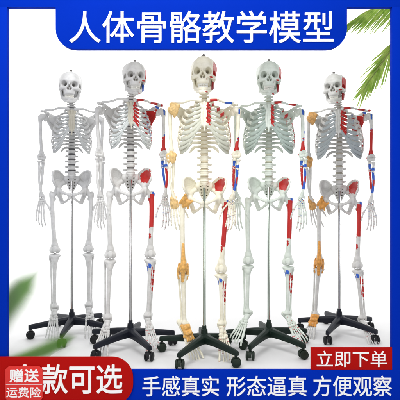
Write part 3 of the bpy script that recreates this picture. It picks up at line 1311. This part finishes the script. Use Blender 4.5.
def caster_mesh():
    bm = bm_new()
    bm_cyl(bm, (0, 0, .068), .0085, .022, 16)                                    # stem
    # hood over the wheels
    seg = 12
    prev = None
    for s in range(2):
        pass
    ring = []
    for k in range(seg + 1):
        a = math.radians(-15 + 200 * k / seg)
        ring.append(((.0275 * math.cos(a)), .0275 * math.sin(a)))
    ou = [[bm.verts.new((x, yy, .026 + z)) for x, z in ring] for yy in (-.009, .009)]
    inn = [[bm.verts.new((x * .86, yy, .026 + z * .86)) for x, z in ring] for yy in (-.009, .009)]
    for k in range(seg):
        bm.faces.new((ou[0][k], ou[0][k + 1], ou[1][k + 1], ou[1][k]))
        bm.faces.new((inn[0][k], inn[1][k], inn[1][k + 1], inn[0][k + 1]))
        for q in (0, 1):
            bm.faces.new((ou[q][k], inn[q][k], inn[q][k + 1], ou[q][k + 1]))
    for k in (0, seg):
        bm.faces.new((ou[0][k], ou[1][k], inn[1][k], inn[0][k]))
    return bm_done(bm, 'caster')


def wheel_mesh():
    bm = lathe([(.004, -.0075), (.018, -.0075), (.0205, -.0055), (.0245, -.0045), (.0255, 0), (.0245, .0045), (.0205, .0055), (.018, .0075), (.004, .0085)], 28)
    bmesh.ops.rotate(bm, verts=bm.verts, cent=(0, 0, 0), matrix=Matrix.Rotation(math.radians(90), 3, 'X'))
    return bm_done(bm, 'wheel')


CASTER, WHEEL = caster_mesh(), wheel_mesh()


def stand(x, y, ang0, mats, label, seed):
    pm, bm_, wm, km = mats
    root = empty('wheeled_stand', (x, y, 0), label, 'stand', 'five legged wheeled stands under the skeletons')
    link('pole', POLE, pm, root)
    link('hub', HUB, bm_, root)
    link('collar', COLLAR, km, root)
    rnd = random.Random(seed)
    for k in range(5):
        a = math.radians(ang0 + 72 * k)
        lg = link('leg', LEG, bm_, root, Matrix.Rotation(a, 4, 'Z'))
        yaw = rnd.uniform(-70, 70)
        cM = Matrix.Translation((.259, 0, 0)) @ Matrix.Rotation(math.radians(yaw), 4, 'Z') @ Matrix.Translation((.010, 0, 0))
        # sub-parts of the leg: hood and its two wheels
        link('caster', CASTER, wm, lg, Matrix.Translation((.259, 0, 0)) @ Matrix.Rotation(math.radians(yaw), 4, 'Z') @ Matrix.Translation((.0, 0, 0)))
        for s in (-1, 1):
            link('wheel', WHEEL, wm, lg, Matrix.Translation((.259, 0, 0)) @ Matrix.Rotation(math.radians(yaw), 4, 'Z') @ Matrix.Translation((0, s * .017, .0256)))
    return root


# ------------------------------------------------------------------ materials of the things
def sr(r, g, b):
    return tuple(((c / 255 + .055) / 1.055) ** 2.4 if c > 10 else c / 255 / 12.92 for c in (r, g, b))


M_wall = simple_mat('backdrop_white', (.92, .92, .92), .8, var=.004, scale=3)
M_floor = simple_mat('floor_light_grey', (.76, .76, .763), .55, var=.012, scale=6, bump=.05)
M_ground = simple_mat('hall_floor', (.7, .7, .7), .7, var=.03, scale=4)
M_blue = simple_mat('blue_board', (.0, .025, .41), .7, var=.02, scale=5, spec=.03)
M_red = simple_mat('red_board', (.42, .002, .001), .6, var=.02, scale=8, spec=.1)
M_badge = simple_mat('pale_red_board', (.72, .035, .03), .5, var=.02, scale=8, spec=.25)
M_letter = simple_mat('white_letters', (.93, .93, .93), .5, var=.01, scale=8)
M_hook = simple_mat('grey_hook', (.16, .15, .14), .4, var=.1)
HOOK.materials[0] = M_hook

M_pole = simple_mat('steel_pole', (.50, .50, .50), .22, 1.0, var=.04, scale=8)
M_pole_g = simple_mat('greenish_steel_pole', (.42, .47, .42), .22, 1.0, var=.04, scale=8)
M_black = simple_mat('black_blue_plastic', (.008, .010, .018), .5, spec=.25, var=.2, scale=20, bump=.05, bscale=300)
M_green = simple_mat('black_green_plastic', (.006, .016, .011), .5, spec=.25, var=.2, scale=20, bump=.05, bscale=300)
M_wheel = simple_mat('black_rubber', (.009, .010, .012), .55, spec=.25, var=.2)
M_wheel_g = simple_mat('dark_olive_rubber', (.012, .022, .014), .55, spec=.25, var=.2)
M_lig = simple_mat('orange_ligament', (.68, .30, .055), .45, var=.30, scale=70, bump=.3, bscale=120)
M_tan = simple_mat('tan_ligament', (.60, .32, .10), .45, var=.35, scale=70, bump=.3, bscale=120)
M_tan3 = simple_mat('pale_tan_ligament', (.76, .52, .22), .45, var=.28, scale=70, bump=.3, bscale=120)
M_lig3 = simple_mat('warm_orange_ligament', (.74, .40, .10), .45, var=.28, scale=70, bump=.3, bscale=120)
M_tooth = simple_mat('white_tooth', (.74, .73, .68), .3, var=.04)

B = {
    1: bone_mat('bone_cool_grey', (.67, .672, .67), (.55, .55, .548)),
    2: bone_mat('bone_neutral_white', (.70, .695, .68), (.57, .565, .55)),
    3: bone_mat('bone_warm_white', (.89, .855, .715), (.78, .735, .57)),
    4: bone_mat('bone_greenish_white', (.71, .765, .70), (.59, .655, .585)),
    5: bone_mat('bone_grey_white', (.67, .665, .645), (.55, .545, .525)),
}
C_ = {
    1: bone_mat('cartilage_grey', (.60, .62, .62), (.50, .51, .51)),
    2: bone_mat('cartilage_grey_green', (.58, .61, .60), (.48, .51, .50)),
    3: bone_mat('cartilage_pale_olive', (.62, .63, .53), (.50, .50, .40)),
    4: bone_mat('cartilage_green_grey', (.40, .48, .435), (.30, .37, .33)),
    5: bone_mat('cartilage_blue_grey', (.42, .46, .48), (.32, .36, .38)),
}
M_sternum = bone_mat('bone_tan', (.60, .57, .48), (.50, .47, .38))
D_ = {
    1: simple_mat('disc_dark_grey', (.10, .10, .105), .5, var=.1),
    2: simple_mat('disc_grey', (.13, .12, .12), .5, var=.1),
    3: simple_mat('disc_cream', (.62, .54, .38), .5, var=.1),
    4: simple_mat('disc_olive', (.50, .50, .38), .5, var=.1),
    5: simple_mat('disc_beige', (.46, .42, .33), .5, var=.1),
}

# ------------------------------------------------------------------ the five skeletons and their stands
D = {1: 3.133, 2: 2.857, 3: 2.740, 4: 2.870, 5: 3.150}
PX = {1: 71.8, 2: 130.5, 3: 204.3, 4: 268.8, 5: 339.3}


def xy(i):
    return (PX[i] - 200) * D[i] / F_PX, D[i]


def face_yaw(i):
    x, y = xy(i)
    return math.degrees(math.atan2(-x, y)) * 1.0


SPEC = {
    1: dict(build='slim', style=0, label='plain unpainted grey white skeleton with no muscle colours on its bones',
            pose=dict(head=(3, 2, -4), shoulderL=(0, 0, 0), shoulderR=(0, 0, 0))),
    2: dict(build='slim', style=2, label='slim ribbed skeleton with red thigh and blue jaw mark beside the plain unpainted one',
            pose=dict(head=(3, 1, 3), hipL=(0, 2, 0), hipR=(0, -1.5, 0), kneeR=(0, 4, 0), ankleL=(-6, 2, -8), ankleR=(-6, -3, 6), shoulderR=(0, -2, 0), shoulderL=(0, -1, 0), elbowR=(0, 0, 0))),
    3: dict(build='broad', style=3, ligaments=True, label='creamy white skeleton with orange knee and ankle ligaments, nearest and largest, middle of the row',
            pose=dict(head=(2, 0, -3), hipL=(0, 2, 0), kneeL=(0, -4, 0), ankleL=(0, -10, 34), hipR=(0, 1.5, 0), kneeR=(0, -2, 0), ankleR=(0, 0, 6), shoulderR=(0, 1, 0), elbowR=(0, 5, 0), shoulderL=(0, 0, 0), elbowL=(0, -3, 0), wristL=(0, -8, 20))),
    4: dict(build='broad', style=4, label='greenish white skeleton with red rib patches and red thigh, without any ligaments',
            pose=dict(head=(2, 0, 2), hipL=(0, 2.5, 0), kneeL=(0, -2, 0), ankleL=(-16, 6, -18), hipR=(0, -1, 0), kneeR=(0, 2, 0), ankleR=(-16, -12, 22), shoulderR=(0, -3, 0), shoulderL=(0, 2, 0), elbowR=(0, 5, 0), elbowL=(0, -4, 0))),
    5: dict(build='broad', style=5, ligaments=True, label='grey white skeleton with tan shoulder and orange knee ligaments beside the palm fronds',
            pose=dict(head=(2, -4, -6), hipL=(0, 3, 0), kneeL=(0, 1, 0), ankleL=(-26, 0, -6), hipR=(0, -1, 0), kneeR=(0, -4, 0), ankleR=(-26, -4, 18), shoulderL=(0, 2, 0), elbowL=(0, -6, 0), shoulderR=(0, -2, 0), elbowR=(0, 2, 0), wristL=(0, -14, 20))),
}
STANDS = {
    1: (-90 + 2, (M_pole, M_black, M_wheel, M_black), 'blue black stand under the plain unpainted skeleton, one leg pointing to the front'),
    2: (90 - 4, (M_pole, M_black, M_wheel, M_black), 'black stand under the slim painted skeleton, its left legs beside the red graphic'),
    3: (90 + 5, (M_pole_g, M_green, M_wheel_g, M_green), 'dark green black stand under the creamy skeleton in the middle, nearest the front edge'),
    4: (90 + 4, (M_pole_g, M_green, M_wheel_g, M_green), 'dark green stand with green tinted pole under the greenish white skeleton'),
    5: (90 + 4, (M_pole, M_black, M_wheel, M_black), 'blue black stand right behind the small red graphic'),
}
for i in range(1, 6):
    x, y = xy(i)
    s = SPEC[i]
    s['x'], s['y'] = x, y
    s['yaw'] = face_yaw(i) + {1: 0, 2: 2, 3: 0, 4: 0, 5: -2}[i]
    s['head_fit'] = {1: (-.014, 1.04, 1.0, -.010), 2: (-.022, 1.0, .98, .022), 3: (-.030, 1.10, .93, -.004), 4: (-.020, 1.06, .98, 0), 5: (-.016, 1.03, .98, -.026)}[i]
    s['warp'] = i if i > 2 else 0
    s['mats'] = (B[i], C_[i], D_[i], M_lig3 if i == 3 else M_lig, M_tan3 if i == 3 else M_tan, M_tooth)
    r = skeleton(s)
    yw = math.radians(s['yaw'])
    off = Matrix.Rotation(yw, 4, 'Z') @ Vector((0, .025, 0))
    r.location = (x - off.x, y - off.y, 0)
    a0, mm, lb = STANDS[i]
    stand(x, y, a0, mm, lb, 10 + i)


# ------------------------------------------------------------------ overlay graphics as boards and lettering
BD = 2.490


def board(name, outline, d, thick, mat, parent=None, bevel=.0008):
    """upright board: outline in photograph pixels at depth d, front face at d"""
    bm = bm_new()
    vs = [bm.verts.new(at(px, py, d)) for px, py in outline]
    f = bm.faces.new(vs)
    r = bmesh.ops.extrude_face_region(bm, geom=[f])
    bmesh.ops.translate(bm, verts=[v for v in r['geom'] if isinstance(v, bmesh.types.BMVert)], vec=(0, thick, 0))
    me = bm_done(bm, name, bevel, True, 30)
    return link(name, me, mat, parent)


def arc(cx, cy, r, a0, a1, n=12):
    return [(cx + r * math.cos(math.radians(a0 + (a1 - a0) * k / n)), cy - r * math.sin(math.radians(a0 + (a1 - a0) * k / n))) for k in range(n + 1)]


def lettering(name, txt, box, d, parent, mat=None, weight=.007, th=.004):
    x0, y0, x1, y1 = box
    cu = bpy.data.curves.new(name, 'FONT')
    cu.body = txt
    cu.size = 1.0
    cu.extrude = .02
    cu.resolution_u = 6
    tmp = bpy.data.objects.new(name, cu)
    COL.objects.link(tmp)
    dg = bpy.context.evaluated_depsgraph_get()
    me = bpy.data.meshes.new_from_object(tmp.evaluated_get(dg))
    bpy.data.objects.remove(tmp)
    co0 = np.array([v.co[:] for v in me.vertices])
    fc0 = [tuple(p.vertices) for p in me.polygons]
    co, fc = [], []
    for q in range(8):
        sh = np.array([math.cos(q * math.pi / 4) * weight, math.sin(q * math.pi / 4) * weight, q * .0006])
        fc += [tuple(i + len(co0) * q for i in f_) for f_ in fc0]
        co.append(co0 + sh)
    co = np.concatenate(co)
    bpy.data.meshes.remove(me)
    me = bpy.data.meshes.new(name)
    me.from_pydata(co.tolist(), [], fc)
    lo, hi = co.min(0), co.max(0)
    A, Bq = at(x0, y1, d), at(x1, y0, d)
    out = np.zeros_like(co)
    out[:, 0] = A.x + (co[:, 0] - lo[0]) / (hi[0] - lo[0]) * (Bq.x - A.x)
    out[:, 2] = A.z + (co[:, 1] - lo[1]) / (hi[1] - lo[1]) * (Bq.z - A.z)
    out[:, 1] = d - (co[:, 2] - lo[2]) / (hi[2] - lo[2]) * th
    me.vertices.foreach_set('co', out.ravel())
    me.update()
    me.materials.clear()
    me.materials.append(None)
    me.name = name
    return link(name, me, mat or M_letter, parent)


overlay = empty('overlay_frame', (0, BD, 0), 'overlaid blue border and headline graphics with white lettering, built as an upright frame', 'display booth')  # made-up frame standing in for the overlaid border and headline graphics
INV = overlay.matrix_basis.inverted()
Bm = Matrix.Translation((0, -BD, 0))


def reparent(o):
    o.matrix_basis = Bm
    return o


# headline graphic with a rounded drop panel
ol = [(-8, -16), (408, -16), (408, 7), (347, 7)] + [(347, 29)] + arc(327, 29, 20, 0, -90) + arc(75.5, 29, 20, -90, -180) + [(55.5, 7), (-8, 7)]
hdr = reparent(board('headline_board', ol, BD, .03, M_blue, overlay))
t = lettering('lettering', '人体骨骼教学模型', (69.5, 10.8, 333.5, 43.2), BD + .0005, hdr)
bk = reparent(board('bounce_blocker', [(x_, y_) for x_, y_ in [(-7, -15), (407, -15), (407, 6), (346, 6), (346, 29)] + arc(327, 29, 19, 0, -90) + arc(75.5, 29, 19, -90, -180) + [(56.5, 6), (-7, 6)]], BD + .0305, .004, M_wall, overlay))  # unseen white panel, added to keep blue bounce off the skulls
pl = reparent(board('border_strip', [(-8, 7.06), (7, 7.06), (7, 369.9), (-8, 369.9)], BD + .0005, .03, M_blue, overlay))
prr = reparent(board('border_strip', [(392.3, 7.06), (408, 7.06), (408, 369.9), (392.3, 369.9)], BD + .0005, .03, M_blue, overlay))
fas = reparent(board('caption_band', [(-60, 370), (460, 370), (460, 407.5), (-60, 407.5)], BD, .02, M_blue, overlay))
for txt, b in (('手感真实', (142.5, 375.8, 219, 396.2)), ('形态逼真', (226.5, 375.8, 306.5, 396.2)), ('方便观察', (313, 375.6, 391.8, 396.2))):
    lettering('lettering', txt, b, BD + .0005, fas, weight=.006)

# left red promo graphic with its pale badge, overlaid graphics built as boards
sg = empty('promo_graphic', (0, BD, 0), 'large dark red overlay graphic with rounded right end and big white characters', 'sign')
ol = [(-20, 357), (112, 357)] + arc(112, 378, 21, 90, 0)[1:] + arc(112, 384, 21, 0, -90) + [(-20, 405)]
ol = [(p[0], p[1]) for p in ol]
rb = board('graphic_board', ol, BD - .010, .0095, M_red, sg)
rb.matrix_basis = Bm
lettering('lettering', '款可选', (41.5, 364.2, 122.5, 393.6), BD - .0095, rb, weight=.013)
lettering('lettering', '多', (13, 364, 38.5, 393.4), BD - .0095, rb, weight=.013)
bd = empty('badge', (0, BD, 0), 'small paler red overlay badge with two lines of white characters fixed on the large red sign', 'badge')
ol = [(8.5, 366.5), (39.5, 366.5), (42.5, 369.5), (42.5, 398), (39.5, 402), (8.5, 402), (5.2, 398), (5.2, 369.5)]
bb = board('badge_board', ol, BD - .0185, .0040, M_badge, bd, .0008)
bb.matrix_basis = Bm
lettering('lettering', '赠送', (9.6, 368.8, 39.0, 382.4), BD - .0180, bb, weight=.022, th=.002)
lettering('lettering', '运费险', (6.4, 386.8, 41.0, 397.6), BD - .0180, bb, weight=.012, th=.002)
ln = board('divider_line', [(5.8, 384.1), (42, 384.1), (42, 384.6), (5.8, 384.6)], BD - .0192, .001, M_letter, bb, 0)
# right red order button, an overlaid graphic built as a board
sg2 = empty('order_graphic', (0, BD, 0), 'small rectangular red overlay graphic with four white characters standing at the right front corner', 'sign')
r2 = board('graphic_board', [(310.8, 347.4), (392.2, 347.4), (392.2, 369.6), (310.8, 369.6)], BD + .002, .008, M_red, sg2, .001)
r2.matrix_basis = Bm
lettering('lettering', '立即下单', (316.6, 350.6, 386.8, 366.9), BD + .0025, r2, weight=.004, th=.003)
for o in bpy.data.objects:
    if o.type == 'MESH' and o.name.split('.')[0] in ('lettering', 'divider_line'):
        o.matrix_basis = Matrix.Identity(4)

# ------------------------------------------------------------------ the setting
def sheet(name, pts, mat, kind='structure'):
    bm = bm_new()
    bm.faces.new([bm.verts.new(p) for p in pts])
    me = bpy.data.meshes.new(name)
    bm.to_mesh(me)
    bm.free()
    me.materials.append(None)
    o = link(name, me, mat)
    o['kind'] = kind
    return o


WALL_Y = F_PX * CAM_H / (298 - HZ)
sheet('floor', [(-4, BD + .021, 0), (4, BD + .021, 0), (4, WALL_Y, 0), (-4, WALL_Y, 0)], M_floor)
sheet('wall', [(-4, WALL_Y, -.2), (4, WALL_Y, -.2), (4, WALL_Y, 3.4), (-4, WALL_Y, 3.4)], M_wall)
sheet('ground', [(-6, -3, -.199), (6, -3, -.199), (6, WALL_Y, -.199), (-6, WALL_Y, -.199)], M_ground)


# ------------------------------------------------------------------ palm on the right
def leaf_mat(name, c0, c1, transl=.35):
    m, nt, b = new_mat(name)
    tc = nt.nodes.new('ShaderNodeTexCoord')
    no = nt.nodes.new('ShaderNodeTexNoise')
    no.inputs['Scale'].default_value = 22
    no.inputs['Detail'].default_value = 3
    nt.links.new(tc.outputs['Object'], no.inputs['Vector'])
    rp = nt.nodes.new('ShaderNodeValToRGB')
    rp.color_ramp.elements[0].position = .36
    rp.color_ramp.elements[1].position = .64
    rp.color_ramp.elements[0].color = (*c0, 1)
    rp.color_ramp.elements[1].color = (*c1, 1)
    nt.links.new(no.outputs['Fac'], rp.inputs['Fac'])
    nt.links.new(rp.outputs['Color'], b.inputs['Base Color'])
    b.inputs['Roughness'].default_value = .45
    tr = nt.nodes.new('ShaderNodeBsdfTranslucent')
    nt.links.new(rp.outputs['Color'], tr.inputs['Color'])
    mx = nt.nodes.new('ShaderNodeMixShader')
    mx.inputs[0].default_value = transl
    nt.links.new(b.outputs[0], mx.inputs[1])
    nt.links.new(tr.outputs[0], mx.inputs[2])
    nt.links.new(mx.outputs[0], nt.nodes['Material Output'].inputs[0])
    return m


M_palm = leaf_mat('palm_leaflet', (.24, .42, .05), (.52, .66, .17), .45)
M_stem = simple_mat('palm_stem', (.30, .32, .10), .5, var=.15)
M_trunk = simple_mat('palm_trunk', (.16, .11, .06), .8, var=.3, bump=.6, bscale=40)
M_pot = simple_mat('grey_pot', (.35, .35, .36), .5, var=.05)
PD = 2.72


def curve_pts(ctrl, n):
    P = [Vector(c) for c in ctrl]
    P = [2 * P[0] - P[1]] + P + [2 * P[-1] - P[-2]]
    out = []
    segs = len(P) - 3
    for k in range(n):
        t_ = k / (n - 1) * segs
        i = min(int(t_), segs - 1)
        u = t_ - i
        a, b, c, d = P[i:i + 4]
        out.append(0.5 * ((2 * b) + (c - a) * u + (2 * a - 5 * b + 4 * c - d) * u * u + (3 * b - a - 3 * c + d) * u ** 3))
    return out


def blade(bm, base, tip, width, nrm, droop=0.0, n=6):
    ax = tip - base
    L = ax.length
    side = ax.cross(nrm).normalized()
    prev = None
    for k in range(n + 1):
        t_ = k / n
        w = width * (math.sin(math.pi * min(1, .12 + t_ * .88)) ** .6) * (1 - t_ * .25) if k < n else 0.0003
        c = base + ax * t_ + Vector((0, 0, -droop * L * t_ * t_))
        mid = c - nrm * w * .35
        cur = [bm.verts.new(c + side * w), bm.verts.new(mid), bm.verts.new(c - side * w)]
        if prev:
            bm.faces.new((prev[0], prev[1], cur[1], cur[0]))
            bm.faces.new((prev[1], prev[2], cur[2], cur[1]))
        prev = cur


def frond(parent, ctrl, dirs, n, t0, seed, lmax, width=.0040):
    """rachis through ctrl points, leaflets in the two directions of 'dirs' (start, end of the frond)"""
    rnd = random.Random(seed)
    pts = curve_pts(ctrl, 80)
    bm = bm_new()
    for k in range(n):
        u = t0 + (1 - t0) * k / (n - 1)
        i = min(int(u * 79), 78)
        p = pts[i].lerp(pts[i + 1], u * 79 - i)
        tan = (pts[i + 1] - pts[i]).normalized()
        env = (1 - abs(u - .55) * .9) * (1.0 if u < .93 else .8)
        for dset, sgn in ((dirs[0], 1), (dirs[1], -1)):
            d0, d1 = Vector(dset[0]), Vector(dset[1])
            d = d0.lerp(d1, u).normalized()
            d = (d + tan * rnd.uniform(-.1, .12) + Vector((rnd.uniform(-.035, .035), rnd.uniform(-.2, .2), rnd.uniform(-.035, .035)))).normalized()
            L = lmax * env * rnd.uniform(.75, 1.08)
            blade(bm, p, p + d * L, width * rnd.uniform(.7, 1.2), Vector((rnd.uniform(-.3, .3), -1, rnd.uniform(-.3, .3))).normalized(), rnd.uniform(.02, .14))
    me = bm_done(bm, 'frond', 0, True)
    fr = link('frond', me, M_palm, parent)
    v, f_ = sweep([tuple(p) for p in pts[::8]], np.linspace(.007, .0018, len(pts[::8])), np.linspace(.006, .0016, len(pts[::8])), None, 8, 3)
    m2, c2 = make_mesh('stem', v, f_)
    link('stem', m2, M_stem, fr, Matrix.Translation(c2))
    return fr


palm = empty('palm_plant', (0, 0, 0), 'green palm whose feathery fronds hang in at the upper right corner', 'palm')
PXB = at(446, 330, PD)
crown = at(446, 60, PD)


def A3(px, py, dd=0.0):
    return at(px, py, PD + dd)


frond(palm, [crown, A3(425, 15, -.02), A3(405, 6, -.04), A3(380, 7, -.06), A3(362, 14, -.05), A3(348, 27, -.03)],
      (((-.75, -.2, -.75), (-.7, -.1, -.7)), ((-.55, .25, -.95), (-.9, 0, -.62))), 50, .06, 3, .215, .0054)
frond(palm, [crown, A3(425, 25, .03), A3(405, 35, .02), A3(390, 52, .0), A3(377, 70, -.02), A3(364, 88, -.04)],
      (((-.9, -.1, -.35), (-.75, -.1, -.85)), ((-.25, .1, -1), (-.35, .1, -1))), 50, .12, 5, .225, .0054)
frond(palm, [crown, A3(470, 25, .10), A3(500, 20, .2), A3(530, 45, .3)], (((.6, 0, -.6), (.8, 0, -.6)), ((.2, 0, -.9), (.5, 0, -.9))), 40, .3, 6, .16)
v, f_ = sweep([tuple(at(448, 328, PD)), tuple(at(450, 200, PD)), tuple(crown)], [.035, .028, .02], [.035, .028, .02], None, 16, 8)
m2, c2 = make_mesh('trunk', v, f_)
link('trunk', m2, M_trunk, palm, Matrix.Translation(c2))
pm = bm_done(lathe([(.10, 0), (.13, .18), (.135, .20), (.12, .20), (.115, .17)], 32), 'pot')
link('pot', pm, M_pot, palm, Matrix.Translation((at(448, 328, PD).x, PD, .002)))


# ------------------------------------------------------------------ soft broad-leaved plant in the left corner
def soft_leaf_mat():
    """thin gauzy leaf: dense along the midrib, thinning out to nothing at the margin (mesh layer 'edge')"""
    m, nt, b = new_mat('gauzy_leaf')
    a = nt.nodes.new('ShaderNodeAttribute')
    a.attribute_name = 'edge'
    rp = nt.nodes.new('ShaderNodeValToRGB')
    rp.color_ramp.elements[0].color = (.20, .40, .07, 1)
    rp.color_ramp.elements[1].color = (.08, .22, .025, 1)
    nt.links.new(a.outputs['Fac'], rp.inputs['Fac'])
    nt.links.new(rp.outputs['Color'], b.inputs['Base Color'])
    b.inputs['Roughness'].default_value = .8
    b.inputs['Specular IOR Level'].default_value = .1
    mr = nt.nodes.new('ShaderNodeMapRange')
    mr.interpolation_type = 'SMOOTHERSTEP'
    mr.inputs['From Min'].default_value = 0
    mr.inputs['From Max'].default_value = 1
    mr.inputs['To Max'].default_value = .95
    nt.links.new(a.outputs['Fac'], mr.inputs['Value'])
    nt.links.new(mr.outputs['Result'], b.inputs['Alpha'])
    return m


M_soft = soft_leaf_mat()


def soft_leaf(parent, ctrl, widths, soft=.9):
    pts = curve_pts(ctrl, 40)
    nw = 16
    vs, fs, ed = [], [], []
    for i, p in enumerate(pts):
        t_ = i / 39
        tan = (pts[min(i + 1, 39)] - pts[max(i - 1, 0)]).normalized()
        side = tan.cross(Vector((0, -1, 0))).normalized()
        w = float(np.interp(t_, np.linspace(0, 1, len(widths)), widths))
        for k in range(nw + 1):
            s = k / nw * 2 - 1
            q = p + side * (s * w) + Vector((0, .02 * s * s, 0))
            vs.append(tuple(q))
            e = (1 - abs(s)) * min(1, (1 - t_) * 3.0)
            ed.append(min(1, e * 1.1))
    for i in range(39):
        for k in range(nw):
            a = i * (nw + 1) + k
            fs.append((a, a + 1, a + nw + 2, a + nw + 1))
    me = bpy.data.meshes.new('leaf')
    me.from_pydata(vs, [], fs)
    me.polygons.foreach_set('use_smooth', [True] * len(me.polygons))
    at_ = me.attributes.new('edge', 'FLOAT', 'POINT')
    at_.data.foreach_set('value', ed)
    me.materials.append(None)
    return link('leaf', me, M_soft, parent)


LD = 2.60
lp = empty('leafy_plant', (0, 0, 0), 'soft blurred green leaves low in the left corner behind the red graphic', 'plant')
soft_leaf(lp, [at(-22, 350, LD), at(-3, 321, LD), at(13, 299, LD), at(29, 281, LD), at(45, 264, LD)], [.07, .125, .13, .09, .004])
soft_leaf(lp, [at(-6, 366, LD - .06), at(24, 358, LD - .06), at(48, 349, LD + .08), at(66, 341, LD + .26), at(82, 334, LD + .40)], [.04, .06, .085, .075, .004])

# ------------------------------------------------------------------ camera, light, render
cam = bpy.data.cameras.new('camera')
cam.sensor_width = 36
cam.lens = F_PX / 400 * 36
cam.shift_y = -.01
cam.clip_start = .05
cam.clip_end = 100
co = bpy.data.objects.new('camera', cam)
COL.objects.link(co)
co.location = (0, 0, CAM_H)
co.rotation_euler = (math.radians(90), 0, 0)
SC.camera = co

w = bpy.data.worlds.new('World')
SC.world = w
w.use_nodes = True
bg = w.node_tree.nodes['Background']
bg.inputs[0].default_value = (1, 1, 1, 1)
bg.inputs[1].default_value = .42


def area(name, loc, target, size, power, col=(1, 1, 1)):
    l = bpy.data.lights.new(name, 'AREA')
    l.shape = 'RECTANGLE'
    l.size, l.size_y = size
    l.energy = power
    l.color = col
    o = bpy.data.objects.new(name, l)
    COL.objects.link(o)
    o.location = loc
    o.rotation_euler = (Vector(target) - Vector(loc)).to_track_quat('-Z', 'Y').to_euler()
    return o


area('key_softbox', (-1.5, .2, 1.70), (0, 2.9, 1.0), (1.1, .8), 19)
area('overhead_softbox', (-.3, 1.25, 3.3), (0, 2.75, 0), (2.2, .6), 62)
area('fill_softbox', (1.5, -.2, .75), (0, 2.9, .6), (1.2, 1.0), 16)
area('backdrop_light', (0, 3.42, 2.7), (0, 4.3, 1.75), (4.5, .35), 36).data.spread = math.radians(105)
for sx in (-1, 1):
    area('side_backdrop_light', (sx * 2.9, 3.45, .9), (sx * .3, 4.26, .7), (.5, 1.4), 9).data.spread = math.radians(110)

SC.view_settings.view_transform = 'Standard'
SC.view_settings.look = 'None'
SC.view_settings.exposure = 0
SC.render.engine = 'CYCLES'
SC.cycles.use_denoising = True
SC.cycles.max_bounces = 8
SC.cycles.transparent_max_bounces = 16
